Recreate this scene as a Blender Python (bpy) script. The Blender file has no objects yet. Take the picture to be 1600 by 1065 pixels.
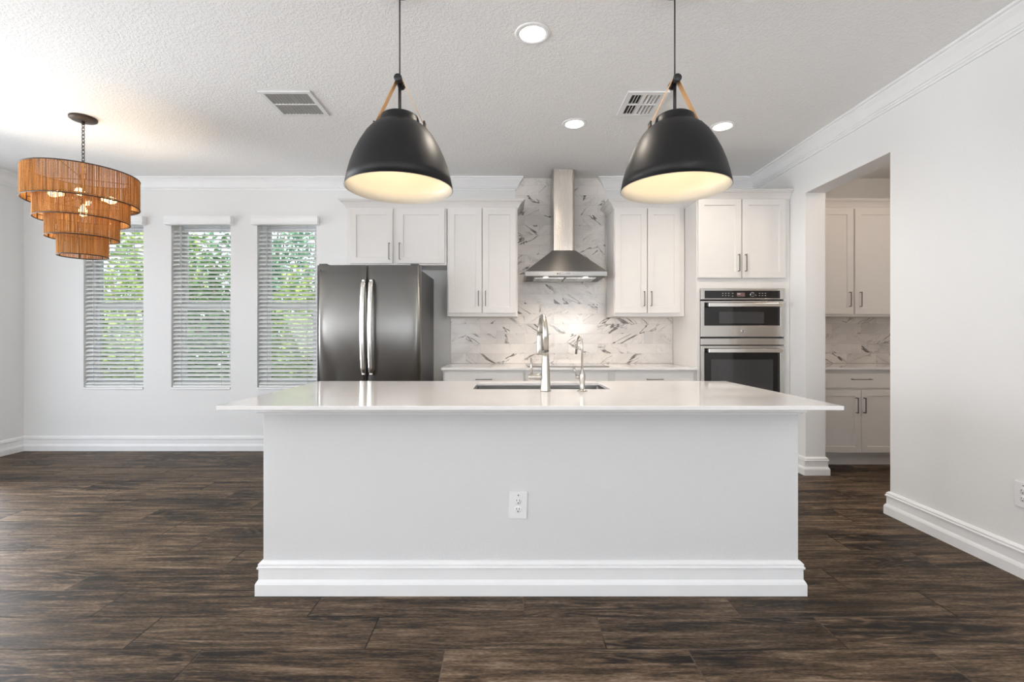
import bpy, bmesh, math, random
from mathutils import Vector, Matrix
from math import sin, cos, pi, radians

random.seed(7)
SC = bpy.context.scene
COL = SC.collection

# ------------------------------------------------------------------ camera
F = 745.0            # focal length in pixels of the 1600 px wide frame
VX, VY = 795.0, 524.0
EYE = 1.205
cam = bpy.data.cameras.new('camera')
cam.sensor_width = 36.0
cam.lens = 36.0 * F / 1600.0
cam.shift_x = (800.0 - VX) / 1600.0
cam.shift_y = -(532.5 - VY) / 1600.0
cam.clip_start = 0.05
cam_o = bpy.data.objects.new('camera', cam)
cam_o.location = (0, 0, EYE)
cam_o.rotation_euler = (pi / 2, 0, 0)
COL.objects.link(cam_o)
SC.camera = cam_o

# ------------------------------------------------------------------ world, sun, daylight and fill lamps, exposure
SC.view_settings.view_transform = 'Standard'
SC.view_settings.look = 'None'
SC.view_settings.gamma = 1.0
SC.view_settings.use_curve_mapping = False
SC.view_settings.exposure = 0.32
SC.cycles.max_bounces = 10
SC.cycles.diffuse_bounces = 6
SC.cycles.transparent_max_bounces = 24
SC.cycles.caustics_reflective = False
SC.cycles.caustics_refractive = False
SC.cycles.sample_clamp_indirect = 6.0

W = bpy.data.worlds.new('world')
SC.world = W
W.use_nodes = True
wn = W.node_tree
wn.nodes.clear()
wo = wn.nodes.new('ShaderNodeOutputWorld')
wb = wn.nodes.new('ShaderNodeBackground')
sky = wn.nodes.new('ShaderNodeTexSky')
sky.sky_type = 'HOSEK_WILKIE'
sky.turbidity = 4.0
sky.sun_direction = Vector((0.45, -0.45, 0.77)).normalized()
mixw = wn.nodes.new('ShaderNodeMix'); mixw.data_type = 'RGBA'
mixw.inputs['Factor'].default_value = 0.6
mixw.inputs[7].default_value = (0.85, 0.92, 1.0, 1)
wn.links.new(sky.outputs[0], mixw.inputs[6])
wn.links.new(mixw.outputs[2], wb.inputs[0])
wb.inputs[1].default_value = 3.6
wn.links.new(wb.outputs[0], wo.inputs[0])


def lamp(name, kind, loc, energy, color=(1, 1, 1), rot=(0, 0, 0), parent=None, **kw):
    l = bpy.data.lights.new(name, kind)
    l.energy = energy
    l.color = color
    for k, v in kw.items():
        setattr(l, k, v)
    o = bpy.data.objects.new(name, l)
    o.location = loc
    o.rotation_euler = rot
    COL.objects.link(o)
    if parent is not None:
        o.parent = parent
        o.location = Vector(loc) - Vector(parent.location)
    return o


sun_o = lamp('sun', 'SUN', (6, -6, 12), 9.0, (1.0, 0.95, 0.86), angle=0.01)
sun_o.rotation_euler = Vector((0.45, -0.45, 0.77)).to_track_quat('Z', 'Y').to_euler()
# area lamps added at unseen openings; rear pair tilted up to fill the ceiling
lamp('rear_ceiling_fill', 'AREA', (-1.9, -3.42, 1.45), 30, (0.97, 0.98, 1.0), (radians(155), 0, 0), shape='RECTANGLE', size=1.8, size_y=1.6)
lamp('rear_ceiling_fill', 'AREA', (1.65, -3.42, 1.45), 115, (0.97, 0.98, 1.0), (radians(168), 0, 0), shape='RECTANGLE', size=1.3, size_y=1.6)
lamp('daylight_side_door', 'AREA', (-4.90, 2.9, 1.25), 64, (0.97, 0.98, 1.0), (radians(97), 0, radians(-116)), shape='RECTANGLE', size=2.5, size_y=2.2, spread=radians(135))
lamp('daylight_side_fill', 'AREA', (-4.98, -1.7, 1.45), 90, (0.97, 0.98, 1.0), (radians(114), 0, -pi / 2), shape='RECTANGLE', size=2.4, size_y=1.7)  # added fill lamp, tilted up towards the ceiling


# ------------------------------------------------------------------ node helpers
def new_mat(name):
    m = bpy.data.materials.new(name)
    m.use_nodes = True
    nt = m.node_tree
    b = nt.nodes.get('Principled BSDF')
    return m, nt, b


class N:
    """small helper to write node graphs as expressions"""
    def __init__(self, nt):
        self.nt = nt

    def link(self, a, sock):
        if isinstance(a, (int, float)):
            sock.default_value = a
        elif isinstance(a, (tuple, list)):
            sock.default_value = a
        else:
            self.nt.links.new(a, sock)

    def math(self, op, a, b=None, c=None, clamp=False):
        n = self.nt.nodes.new('ShaderNodeMath')
        n.operation = op
        n.use_clamp = clamp
        self.link(a, n.inputs[0])
        if b is not None:
            self.link(b, n.inputs[1])
        if c is not None:
            self.link(c, n.inputs[2])
        return n.outputs[0]

    def coords(self, kind='Object'):
        return self.nt.nodes.new('ShaderNodeTexCoord').outputs[kind]

    def sep(self, v):
        n = self.nt.nodes.new('ShaderNodeSeparateXYZ')
        self.link(v, n.inputs[0])
        return n.outputs

    def comb(self, x, y, z):
        n = self.nt.nodes.new('ShaderNodeCombineXYZ')
        for i, a in enumerate((x, y, z)):
            self.link(a, n.inputs[i])
        return n.outputs[0]

    def noise(self, vec, scale, detail=3, rough=0.5, dist=0.0):
        n = self.nt.nodes.new('ShaderNodeTexNoise')
        self.link(vec, n.inputs['Vector'])
        n.inputs['Scale'].default_value = scale
        n.inputs['Detail'].default_value = detail
        n.inputs['Roughness'].default_value = rough
        n.inputs['Distortion'].default_value = dist
        return n.outputs[0]

    def white(self, vec):
        n = self.nt.nodes.new('ShaderNodeTexWhiteNoise')
        n.noise_dimensions = '3D'
        self.link(vec, n.inputs['Vector'])
        return n.outputs['Value'], n.outputs['Color']

    def ramp(self, f, stops):
        n = self.nt.nodes.new('ShaderNodeValToRGB')
        self.link(f, n.inputs[0])
        e = n.color_ramp.elements
        while len(e) > 1:
            e.remove(e[-1])
        e[0].position = stops[0][0]
        e[0].color = (*stops[0][1], 1)
        for p, c in stops[1:]:
            k = e.new(p)
            k.color = (*c, 1)
        return n.outputs[0]

    def mixc(self, f, a, b):
        n = self.nt.nodes.new('ShaderNodeMix')
        n.data_type = 'RGBA'
        self.link(f, n.inputs['Factor'])
        self.link(a if not isinstance(a, tuple) else (*a, 1), n.inputs[6])
        self.link(b if not isinstance(b, tuple) else (*b, 1), n.inputs[7])
        return n.outputs[2]

    def smooth(self, v, lo, hi):
        n = self.nt.nodes.new('ShaderNodeMapRange')
        n.interpolation_type = 'SMOOTHSTEP'
        self.link(v, n.inputs[0])
        n.inputs[1].default_value = lo
        n.inputs[2].default_value = hi
        return n.outputs[0]

    def bump(self, h, strength, dist):
        n = self.nt.nodes.new('ShaderNodeBump')
        self.link(h, n.inputs['Height'])
        n.inputs['Strength'].default_value = strength
        n.inputs['Distance'].default_value = dist
        return n.outputs[0]


def plain(name, color, rough=0.5, metal=0.0, spec=0.5, bump=None, emit=None, coat=0.0):
    m, nt, b = new_mat(name)
    b.inputs['Base Color'].default_value = (*color, 1)
    b.inputs['Roughness'].default_value = rough
    b.inputs['Metallic'].default_value = metal
    b.inputs['Specular IOR Level'].default_value = spec
    b.inputs['Coat Weight'].default_value = coat
    n = N(nt)
    if bump:
        sc, st, di = bump
        h = n.noise(n.coords(), sc, 3, 0.55)
        nt.links.new(n.bump(h, st, di), b.inputs['Normal'])
    else:
        # faint procedural variation so that no surface is perfectly flat in tone
        v = n.noise(n.coords(), 9.0, 2)
        c = n.mixc(v, tuple(min(1, x * 0.97) for x in color), tuple(min(1, x * 1.02) for x in color))
        nt.links.new(c, b.inputs['Base Color'])
    if emit:
        b.inputs['Emission Color'].default_value = (*emit[0], 1)
        b.inputs['Emission Strength'].default_value = emit[1]
    return m


def brushed(name, color, rough=0.28, stretch=(1, 1, 60), aniso=0.0, rot=0.0):
    m, nt, b = new_mat(name)
    n = N(nt)
    x, y, z = n.sep(n.coords())
    v = n.comb(n.math('MULTIPLY', x, stretch[0]), n.math('MULTIPLY', y, stretch[1]), n.math('MULTIPLY', z, stretch[2]))
    h = n.noise(v, 12.0, 3, 0.6)
    nt.links.new(n.mixc(h, tuple(c * 0.95 for c in color), tuple(min(1, c * 1.04) for c in color)), b.inputs['Base Color'])
    b.inputs['Metallic'].default_value = 1.0
    nt.links.new(n.math('MULTIPLY_ADD', h, 0.08, rough - 0.04), b.inputs['Roughness'])
    if aniso:
        tg = nt.nodes.new('ShaderNodeTangent')
        tg.direction_type = 'RADIAL'
        tg.axis = 'Z'
        nt.links.new(tg.outputs[0], b.inputs['Tangent'])
        b.inputs['Anisotropic'].default_value = aniso
        b.inputs['Anisotropic Rotation'].default_value = rot
    return m


def floor_mat():
    m, nt, b = new_mat('wood_look_plank_tile')
    n = N(nt)
    x, y, z = n.sep(n.coords())
    RW, PL = 0.21, 0.93
    rowf = n.math('DIVIDE', n.math('SUBTRACT', y, 2.043), RW)
    row = n.math('FLOOR', rowf)
    fr = n.math('FRACT', rowf)
    # joints: each row towards the camera is shifted by a third of a plank
    u = n.math('DIVIDE', n.math('ADD', n.math('SUBTRACT', x, 0.066), n.math('MULTIPLY', row, PL / 3)), PL)
    colm = n.math('FLOOR', u)
    fu = n.math('FRACT', u)
    rv, rc = n.white(n.comb(row, colm, 3.7))
    r0, r1, r2 = n.sep(rc)
    # distance to joints, in metres
    dy = n.math('MULTIPLY', n.math('MINIMUM', fr, n.math('SUBTRACT', 1.0, fr)), RW)
    dx = n.math('MULTIPLY', n.math('MINIMUM', fu, n.math('SUBTRACT', 1.0, fu)), PL)
    d = n.math('MINIMUM', dx, dy)
    joint = n.math('SUBTRACT', 1.0, n.smooth(d, 0.0018, 0.0036))
    ox = n.math('MULTIPLY_ADD', r0, 40.0, x)
    oy = n.math('MULTIPLY_ADD', r1, 40.0, y)
    # long streaks
    v1 = n.comb(n.math('MULTIPLY', ox, 2.3), n.math('MULTIPLY', oy, 27.0), r2)
    s1 = n.noise(v1, 1.0, 5, 0.62, 0.6)
    v2 = n.comb(n.math('MULTIPLY', ox, 9.0), n.math('MULTIPLY', oy, 120.0), r2)
    s2 = n.noise(v2, 1.0, 4, 0.6, 0.3)
    # cathedral figure: rings of a distorted field
    v3 = n.comb(n.math('MULTIPLY', ox, 1.3), n.math('MULTIPLY', oy, 7.5), r2)
    f3 = n.noise(v3, 1.0, 2, 0.45, 0.3)
    ring = n.math('SINE', n.math('MULTIPLY', f3, 95.0))
    ring = n.math('MULTIPLY_ADD', ring, 0.5, 0.5)
    v4 = n.comb(n.math('MULTIPLY', ox, 45.0), n.math('MULTIPLY', oy, 260.0), r2)
    s4 = n.noise(v4, 1.0, 2, 0.6)
    tone = n.math('ADD', n.math('MULTIPLY', s1, 0.46), n.math('MULTIPLY', s2, 0.30))
    tone = n.math('ADD', tone, n.math('MULTIPLY', s4, 0.26))
    fig = n.smooth(n.noise(n.comb(n.math('MULTIPLY', ox, 1.1), n.math('MULTIPLY', oy, 4.0), 7.0), 1.0, 2), 0.48, 0.66)
    tone = n.math('SUBTRACT', tone, n.math('MULTIPLY', n.math('MULTIPLY', ring, fig), 0.13))
    tone = n.math('ADD', tone, n.math('MULTIPLY', n.math('SUBTRACT', rv, 0.5), 0.05))
    col = n.ramp(tone, [(0.40, (0.008, 0.005, 0.0030)), (0.455, (0.032, 0.0195, 0.0110)), (0.51, (0.082, 0.051, 0.0285)),
                        (0.565, (0.150, 0.099, 0.060)), (0.64, (0.26, 0.19, 0.135))])
    col = n.mixc(n.math('MULTIPLY', joint, 0.8), col, n.mixc(n.smooth(n.noise(n.comb(x, y, 0.0), 2.2, 1), 0.45, 0.6), (0.02, 0.015, 0.012), (0.13, 0.10, 0.08)))
    nt.links.new(col, b.inputs['Base Color'])
    rough = n.math('MULTIPLY_ADD', s2, 0.25, 0.37)
    nt.links.new(n.math('ADD', rough, n.math('MULTIPLY', joint, 0.3)), b.inputs['Roughness'])
    b.inputs['Specular IOR Level'].default_value = 0.23
    h = n.math('SUBTRACT', n.math('ADD', n.math('MULTIPLY', s2, 0.35), n.math('MULTIPLY', s1, 0.3)), n.math('MULTIPLY', joint, 1.0))
    nt.links.new(n.bump(h, 0.35, 0.004), b.inputs['Normal'])
    return m


def marble_tile_mat():
    m, nt, b = new_mat('veined_marble_subway_tile')
    n = N(nt)
    x, y, z = n.sep(n.coords())
    TH, TW = 0.1033, 0.3066
    rowf = n.math('DIVIDE', n.math('SUBTRACT', z, 0.914), TH)
    row = n.math('FLOOR', rowf)
    fr = n.math('FRACT', rowf)
    par = n.math('FRACT', n.math('MULTIPLY', row, 0.5))
    u = n.math('ADD', n.math('DIVIDE', n.math('ADD', x, 0.45), TW), par)
    cl = n.math('FLOOR', u)
    fu = n.math('FRACT', u)
    rv, rc = n.white(n.comb(row, cl, 1.3))
    r0, r1, r2 = n.sep(rc)
    dz = n.math('MULTIPLY', n.math('MINIMUM', fr, n.math('SUBTRACT', 1.0, fr)), TH)
    dx = n.math('MULTIPLY', n.math('MINIMUM', fu, n.math('SUBTRACT', 1.0, fu)), TW)
    joint = n.math('SUBTRACT', 1.0, n.smooth(n.math('MINIMUM', dx, dz), 0.0006, 0.0020))
    # diagonal direction per tile
    sgn = n.math('SUBTRACT', n.math('MULTIPLY', n.math('GREATER_THAN', r2, 0.45), 2.0), 1.0)
    zz = n.math('MULTIPLY', z, sgn)
    a = n.math('ADD', n.math('MULTIPLY', x, 0.82), n.math('MULTIPLY', zz, 0.57))
    c = n.math('SUBTRACT', n.math('MULTIPLY', zz, 0.82), n.math('MULTIPLY', x, 0.57))
    v = n.comb(n.math('MULTIPLY_ADD', a, 1.5, n.math('MULTIPLY', r0, 50)), n.math('MULTIPLY_ADD', c, 6.5, n.math('MULTIPLY', r1, 50)), n.math('MULTIPLY', rv, 30))
    f = n.noise(v, 1.0, 4, 0.52, 0.3)
    vein = n.math('SUBTRACT', 1.0, n.smooth(n.math('ABSOLUTE', n.math('SUBTRACT', f, 0.5)), 0.003, 0.021))
    patch = n.smooth(n.noise(v, 0.9, 2, 0.5), 0.47, 0.60)
    vein = n.math('MULTIPLY', vein, patch)
    v2 = n.comb(n.math('MULTIPLY_ADD', a, 6.0, n.math('MULTIPLY', r1, 40)), n.math('MULTIPLY_ADD', c, 14.0, n.math('MULTIPLY', r0, 40)), 5.0)
    f2 = n.noise(v2, 1.0, 5, 0.65, 0.8)
    fine = n.math('SUBTRACT', 1.0, n.smooth(n.math('ABSOLUTE', n.math('SUBTRACT', f2, 0.52)), 0.001, 0.035))
    fine = n.math('MULTIPLY', fine, n.smooth(n.noise(v2, 0.35, 2), 0.45, 0.7))
    cloud = n.noise(v, 0.8, 4, 0.6)
    col = n.mixc(n.smooth(cloud, 0.35, 0.75), (0.83, 0.785, 0.745), (0.68, 0.645, 0.615))
    col = n.mixc(n.math('MULTIPLY', fine, 0.55), col, (0.40, 0.37, 0.34))
    col = n.mixc(n.math('MULTIPLY', vein, 0.92), col, (0.10, 0.085, 0.075))
    col = n.mixc(n.math('MULTIPLY', joint, 0.55), col, (0.52, 0.50, 0.48))
    nt.links.new(col, b.inputs['Base Color'])
    b.inputs['Roughness'].default_value = 0.16
    h = n.math('SUBTRACT', 1.0, joint)
    nt.links.new(n.bump(h, 0.4, 0.002), b.inputs['Normal'])
    return m


def quartz_mat():
    m, nt, b = new_mat('white_quartz')
    n = N(nt)
    co = n.coords()
    f = n.noise(co, 2.3, 6, 0.6, 0.9)
    vein = n.math('SUBTRACT', 1.0, n.smooth(n.math('ABSOLUTE', n.math('SUBTRACT', f, 0.5)), 0.0, 0.02))
    vein = n.math('MULTIPLY', vein, n.smooth(n.noise(co, 1.1, 2), 0.5, 0.7))
    cl = n.noise(co, 3.0, 4, 0.6)
    col = n.mixc(cl, (0.78, 0.755, 0.74), (0.83, 0.81, 0.80))
    col = n.mixc(n.math('MULTIPLY', vein, 0.4), col, (0.52, 0.48, 0.45))
    nt.links.new(col, b.inputs['Base Color'])
    b.inputs['Roughness'].default_value = 0.065
    return m


def ceiling_mat():
    m, nt, b = new_mat('knockdown_ceiling_paint')
    n = N(nt)
    co = n.coords()
    b.inputs['Base Color'].default_value = (0.88, 0.875, 0.865, 1)
    b.inputs['Roughness'].default_value = 0.9
    b.inputs['Specular IOR Level'].default_value = 0.2
    h = n.smooth(n.noise(co, 70.0, 3, 0.5, 0.6), 0.42, 0.64)
    nt.links.new(n.bump(h, 0.42, 0.004), b.inputs['Normal'])
    return m


def glass_mat():
    m = bpy.data.materials.new('window_glass')
    m.use_nodes = True
    nt = m.node_tree
    nt.nodes.clear()
    o = nt.nodes.new('ShaderNodeOutputMaterial')
    mx = nt.nodes.new('ShaderNodeMixShader')
    t = nt.nodes.new('ShaderNodeBsdfTransparent')
    g = nt.nodes.new('ShaderNodeBsdfGlossy')
    g.inputs['Roughness'].default_value = 0.02
    t.inputs[0].default_value = (0.93, 0.96, 0.95, 1)
    fr = nt.nodes.new('ShaderNodeFresnel')
    fr.inputs[0].default_value = 1.45
    nt.links.new(fr.outputs[0], mx.inputs[0])
    nt.links.new(t.outputs[0], mx.inputs[1])
    nt.links.new(g.outputs[0], mx.inputs[2])
    nt.links.new(mx.outputs[0], o.inputs[0])
    return m


def rattan_mat():
    m, nt, b = new_mat('twisted_rattan_string')
    n = N(nt)
    x, y, z = n.sep(n.coords())
    ang = n.math('ARCTAN2', y, x)
    w = n.noise(n.comb(n.math('MULTIPLY', ang, 22.0), n.math('MULTIPLY', z, 2.0), 0.0), 1.0, 4, 0.7)
    w2 = n.noise(n.comb(n.math('MULTIPLY', ang, 90.0), n.math('MULTIPLY', z, 160.0), 0.0), 1.0, 2)
    t = n.math('ADD', n.math('MULTIPLY', w, 0.7), n.math('MULTIPLY', w2, 0.3))
    col = n.ramp(t, [(0.36, (0.26, 0.11, 0.035)), (0.48, (0.62, 0.34, 0.12)), (0.62, (0.88, 0.60, 0.28))])
    nt.links.new(col, b.inputs['Base Color'])
    b.inputs['Roughness'].default_value = 0.75
    out = nt.nodes.get('Material Output')
    tr = nt.nodes.new('ShaderNodeBsdfTranslucent')
    nt.links.new(col, tr.inputs[0])
    mx = nt.nodes.new('ShaderNodeMixShader')
    mx.inputs[0].default_value = 0.55
    nt.links.new(b.outputs[0], mx.inputs[1])
    nt.links.new(tr.outputs[0], mx.inputs[2])
    nt.links.new(mx.outputs[0], out.inputs[0])
    return m


def leaf_mat(name, a, c):
    m, nt, b = new_mat(name)
    n = N(nt)
    v = n.noise(n.coords(), 6.0, 3, 0.6)
    col = n.mixc(n.smooth(v, 0.3, 0.7), a, c)
    nt.links.new(col, b.inputs['Base Color'])
    b.inputs['Roughness'].default_value = 0.5
    out = nt.nodes.get('Material Output')
    tr = nt.nodes.new('ShaderNodeBsdfTranslucent')
    nt.links.new(col, tr.inputs[0])
    mx = nt.nodes.new('ShaderNodeMixShader')
    mx.inputs[0].default_value = 0.4
    nt.links.new(b.outputs[0], mx.inputs[1])
    nt.links.new(tr.outputs[0], mx.inputs[2])
    nt.links.new(mx.outputs[0], out.inputs[0])
    return m


def shade_mat():
    """black enamel outside, cream enamel inside (the inner face of the solid shade is its own faces)"""
    return plain('black_enamel', (0.010, 0.010, 0.011), 0.46, spec=0.32)


M = dict(
    wall=plain('white_wall_paint', (0.80, 0.80, 0.795), 0.85, spec=0.25, bump=(115.0, 0.30, 0.004)),
    island_wall_shaded=plain('wall_paint_shaded_for_island', (0.70, 0.70, 0.70), 0.85, spec=0.25, bump=(115.0, 0.30, 0.004)),  # same wall paint darkened: shade on the island front put into the colour
    wall_pantry=plain('pantry_wall_paint', (0.84, 0.83, 0.82), 0.85, spec=0.25, bump=(160.0, 0.16, 0.004)),
    ceiling=ceiling_mat(),
    trim=plain('white_trim_enamel', (0.86, 0.86, 0.86), 0.35),
    cabinet=plain('white_cabinet_enamel', (0.76, 0.735, 0.71), 0.35),
    floor=floor_mat(),
    tile=marble_tile_mat(),
    quartz=quartz_mat(),
    glass=glass_mat(),
    steel=brushed('brushed_stainless_steel', (0.56, 0.515, 0.465), 0.27, (25, 25, 0.4), 0.8, 0.25),
    steel_h=brushed('brushed_steel_horizontal', (0.64, 0.62, 0.59), 0.24, (1, 60, 60)),
    dark_steel=brushed('dark_stainless_steel', (0.34, 0.335, 0.325), 0.36, (1, 60, 60), 0.85, 0.25),
    fridge_side=plain('fridge_side_grey', (0.10, 0.10, 0.105), 0.42),
    bright_steel=brushed('bright_handle_steel', (0.86, 0.85, 0.83), 0.22, (30, 30, 1)),
    nickel=plain('brushed_nickel', (0.50, 0.475, 0.435), 0.30, 1.0),
    hood_steel=brushed('hood_canopy_steel', (0.30, 0.285, 0.27), 0.30, (1, 60, 60), 0.8, 0.25),
    under=plain('hood_underside_grey', (0.10, 0.095, 0.09), 0.4, 0.6),
    tile_plate=plain('pale_grey_plate', (0.66, 0.63, 0.61), 0.35),
    handle=plain('satin_nickel_pull', (0.14, 0.13, 0.12), 0.36, 0.8),
    black_glass=plain('black_oven_glass', (0.008, 0.008, 0.009), 0.05, spec=0.6),
    oven_inside=plain('oven_window_glass', (0.045, 0.045, 0.047), 0.06, spec=0.7),
    dark=plain('dark_gap', (0.02, 0.02, 0.02), 0.6),
    black=plain('matte_black_metal', (0.016, 0.016, 0.017), 0.45),
    shade=shade_mat(),
    cream=plain('cream_enamel_lining', (0.80, 0.745, 0.64), 0.35),
    leather=plain('tan_leather', (0.74, 0.42, 0.19), 0.6, bump=(220, 0.2, 0.002)),
    bronze=plain('dark_bronze', (0.06, 0.045, 0.038), 0.45, 0.7),
    wire=plain('dark_bronze_wire', (0.05, 0.032, 0.02), 0.6),
    rattan=rattan_mat(),
    bulb=plain('warm_lit_bulb', (1, 0.9, 0.75), 0.3, emit=((1.0, 0.74, 0.40), 9.0)),
    pendant_bulb=plain('warm_lit_pendant_bulb', (1, 0.9, 0.75), 0.3, emit=((1.0, 0.80, 0.52), 2.5)),
    lens=plain('lit_downlight_lens', (1, 1, 1), 0.3, emit=((1.0, 0.93, 0.84), 7.0)),
    hood_lens=plain('lit_hood_lens', (1, 1, 1), 0.3, emit=((1.0, 0.88, 0.72), 3.0)),
    plastic=plain('white_plastic', (0.82, 0.82, 0.82), 0.35),
    slat=plain('white_faux_wood_slat', (0.86, 0.87, 0.86), 0.4),
    vinyl=plain('white_vinyl', (0.78, 0.79, 0.81), 0.4),
    cord=plain('white_blind_cord', (0.55, 0.56, 0.57), 0.8),
    vent=plain('white_vent_enamel', (0.78, 0.78, 0.77), 0.4),
    vent_grey=plain('return_grille_grey', (0.50, 0.50, 0.495), 0.5),
    wood=plain('raw_cabinet_wood', (0.34, 0.19, 0.09), 0.7),
    sink=brushed('sink_steel', (0.30, 0.29, 0.28), 0.3, (1, 60, 60)),
    cooktop=plain('cooktop_black_glass', (0.01, 0.01, 0.011), 0.03, spec=0.6),
    print=plain('pale_panel_print', (0.42, 0.42, 0.42), 0.5),
    display=plain('dim_display', (0.16, 0.10, 0.09), 0.3),
    grass=leaf_mat('lawn_green', (0.10, 0.20, 0.04), (0.20, 0.30, 0.08)),
    leaf_dark=leaf_mat('dark_leaf', (0.035, 0.11, 0.03), (0.12, 0.24, 0.06)),
    leaf_lime=leaf_mat('lime_leaf', (0.16, 0.30, 0.04), (0.42, 0.50, 0.12)),
    leaf_blue=leaf_mat('bluish_leaf', (0.08, 0.20, 0.12), (0.22, 0.38, 0.24)),
    bark=plain('shrub_bark', (0.12, 0.085, 0.06), 0.9, bump=(60, 0.4, 0.01)),
)


# ------------------------------------------------------------------ mesh helpers
class MB:
    def __init__(self):
        self.v, self.f, self.s = [], [], []

    def add(self, vs, fs, smooth=False):
        o = len(self.v)
        self.v += [Vector(p) for p in vs]
        for f in fs:
            self.f.append([i + o for i in f])
            self.s.append(smooth)
        return self

    def box(self, x0, x1, y0, y1, z0, z1):
        vs = [(x, y, z) for x in (x0, x1) for y in (y0, y1) for z in (z0, z1)]
        return self.add(vs, [(0, 1, 3, 2), (4, 6, 7, 5), (0, 4, 5, 1), (2, 3, 7, 6), (0, 2, 6, 4), (1, 5, 7, 3)])

    def cyl(self, p0, p1, r0, r1=None, n=24, caps=True, smooth=True):
        r1 = r0 if r1 is None else r1
        return self.tube([p0, p1], [r0, r1], n, caps, smooth)

    def tube(self, pts, r, n=10, caps=True, smooth=True, phase=0.0):
        pts = [Vector(p) for p in pts]
        m = len(pts)
        rs = r if isinstance(r, (list, tuple)) else [r] * m
        tang = []
        for i in range(m):
            a = (pts[i] - pts[i - 1]).normalized() if i else None
            c = (pts[i + 1] - pts[i]).normalized() if i < m - 1 else None
            t = (a + c) if (a is not None and c is not None) else (a if c is None else c)
            tang.append(t.normalized())
        t = tang[0]
        u = t.orthogonal().normalized()
        if abs(t.z) < 0.9:
            u = t.cross(Vector((0, 0, 1))).normalized()
        else:
            u = (Vector((1, 0, 0)) - t * t.x).normalized()
        vs = []
        for i in range(m):
            t = tang[i]
            u = (u - t * u.dot(t)).normalized()
            w = t.cross(u)
            k = 1.0
            if 0 < i < m - 1:
                a = (pts[i] - pts[i - 1]).normalized()
                k = 1.0 / max(0.5, a.dot(t))
            for j in range(n):
                a = 2 * pi * j / n + phase
                d = u * cos(a) + w * sin(a)
                if k > 1.001:
                    # widen along the bend direction so the bar keeps its thickness round corners
                    bend = (tang[i] - (pts[i] - pts[i - 1]).normalized())
                    if bend.length > 1e-6:
                        bend.normalize()
                        bend = (bend - t * bend.dot(t))
                        if bend.length > 1e-6:
                            bend.normalize()
                            d = d + bend * d.dot(bend) * (k - 1)
                vs.append(pts[i] + d * rs[i])
        fs = []
        for i in range(m - 1):
            for j in range(n):
                k2 = (j + 1) % n
                fs.append((i * n + j, i * n + k2, (i + 1) * n + k2, (i + 1) * n + j))
        o = len(self.v)
        self.add(vs, fs, smooth)
        if caps:
            self.f.append([o + j for j in range(n)][::-1])
            self.s.append(False)
            self.f.append([o + (m - 1) * n + j for j in range(n)])
            self.s.append(False)
        return self

    def lathe(self, prof, c=(0, 0, 0), n=48, axis='Z', smooth=True, closed=False, sx=1.0, sy=1.0):
        """prof: list of (radius, height); closed joins the last ring to the first"""
        c = Vector(c)
        vs, rings = [], []
        for (r, h) in prof:
            if r < 1e-6:
                p = {'Z': Vector((0, 0, h)), 'Y': Vector((0, h, 0)), 'X': Vector((h, 0, 0))}[axis]
                rings.append([len(vs)])
                vs.append(c + p)
                continue
            ids = []
            for j in range(n):
                a = 2 * pi * j / n
                p = {'Z': Vector((r * cos(a) * sx, r * sin(a) * sy, h)), 'Y': Vector((r * cos(a), h, r * sin(a))), 'X': Vector((h, r * cos(a), r * sin(a)))}[axis]
                ids.append(len(vs))
                vs.append(c + p)
            rings.append(ids)
        fs = []
        pairs = list(zip(rings, rings[1:]))
        if closed:
            pairs.append((rings[-1], rings[0]))
        for a, b2 in pairs:
            if len(a) == 1 and len(b2) == 1:
                continue
            for j in range(n):
                k = (j + 1) % n
                if len(a) == 1:
                    fs.append((a[0], b2[k], b2[j]))
                elif len(b2) == 1:
                    fs.append((a[j], a[k], b2[0]))
                else:
                    fs.append((a[j], a[k], b2[k], b2[j]))
        return self.add(vs, fs, smooth)

    def prism(self, poly, axis, h0, h1, smooth=False):
        """polygon in the plane across `axis`, extruded from h0 to h1"""
        def P(a, b2, h):
            return {'X': (h, a, b2), 'Y': (a, h, b2), 'Z': (a, b2, h)}[axis]
        n = len(poly)
        vs = [P(a, b2, h0) for a, b2 in poly] + [P(a, b2, h1) for a, b2 in poly]
        fs = [tuple(range(n))[::-1], tuple(range(n, 2 * n))]
        o = len(self.v)
        self.add(vs, fs, False)
        self.f += [[o + i, o + (i + 1) % n, o + n + (i + 1) % n, o + n + i] for i in range(n)]
        self.s += [smooth] * n
        return self

    def cells(self, us, ws, hole, axis, h0, h1):
        """rectangular slab with rectangular holes: grid of shared vertices, connected"""
        def P(a, b2, h):
            return {'X': (h, a, b2), 'Y': (a, h, b2), 'Z': (a, b2, h)}[axis]
        idx = {}
        base = len(self.v)
        vs, fs = [], []

        def vid(i, j, k):
            if (i, j, k) not in idx:
                idx[(i, j, k)] = len(vs)
                vs.append(P(us[i], ws[j], (h0, h1)[k]))
            return idx[(i, j, k)]

        def solid(i, j):
            if not (0 <= i < len(us) - 1 and 0 <= j < len(ws) - 1):
                return False
            cu, cw = (us[i] + us[i + 1]) / 2, (ws[j] + ws[j + 1]) / 2
            return not any(a < cu < b2 and c < cw < d for a, b2, c, d in hole)
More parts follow.
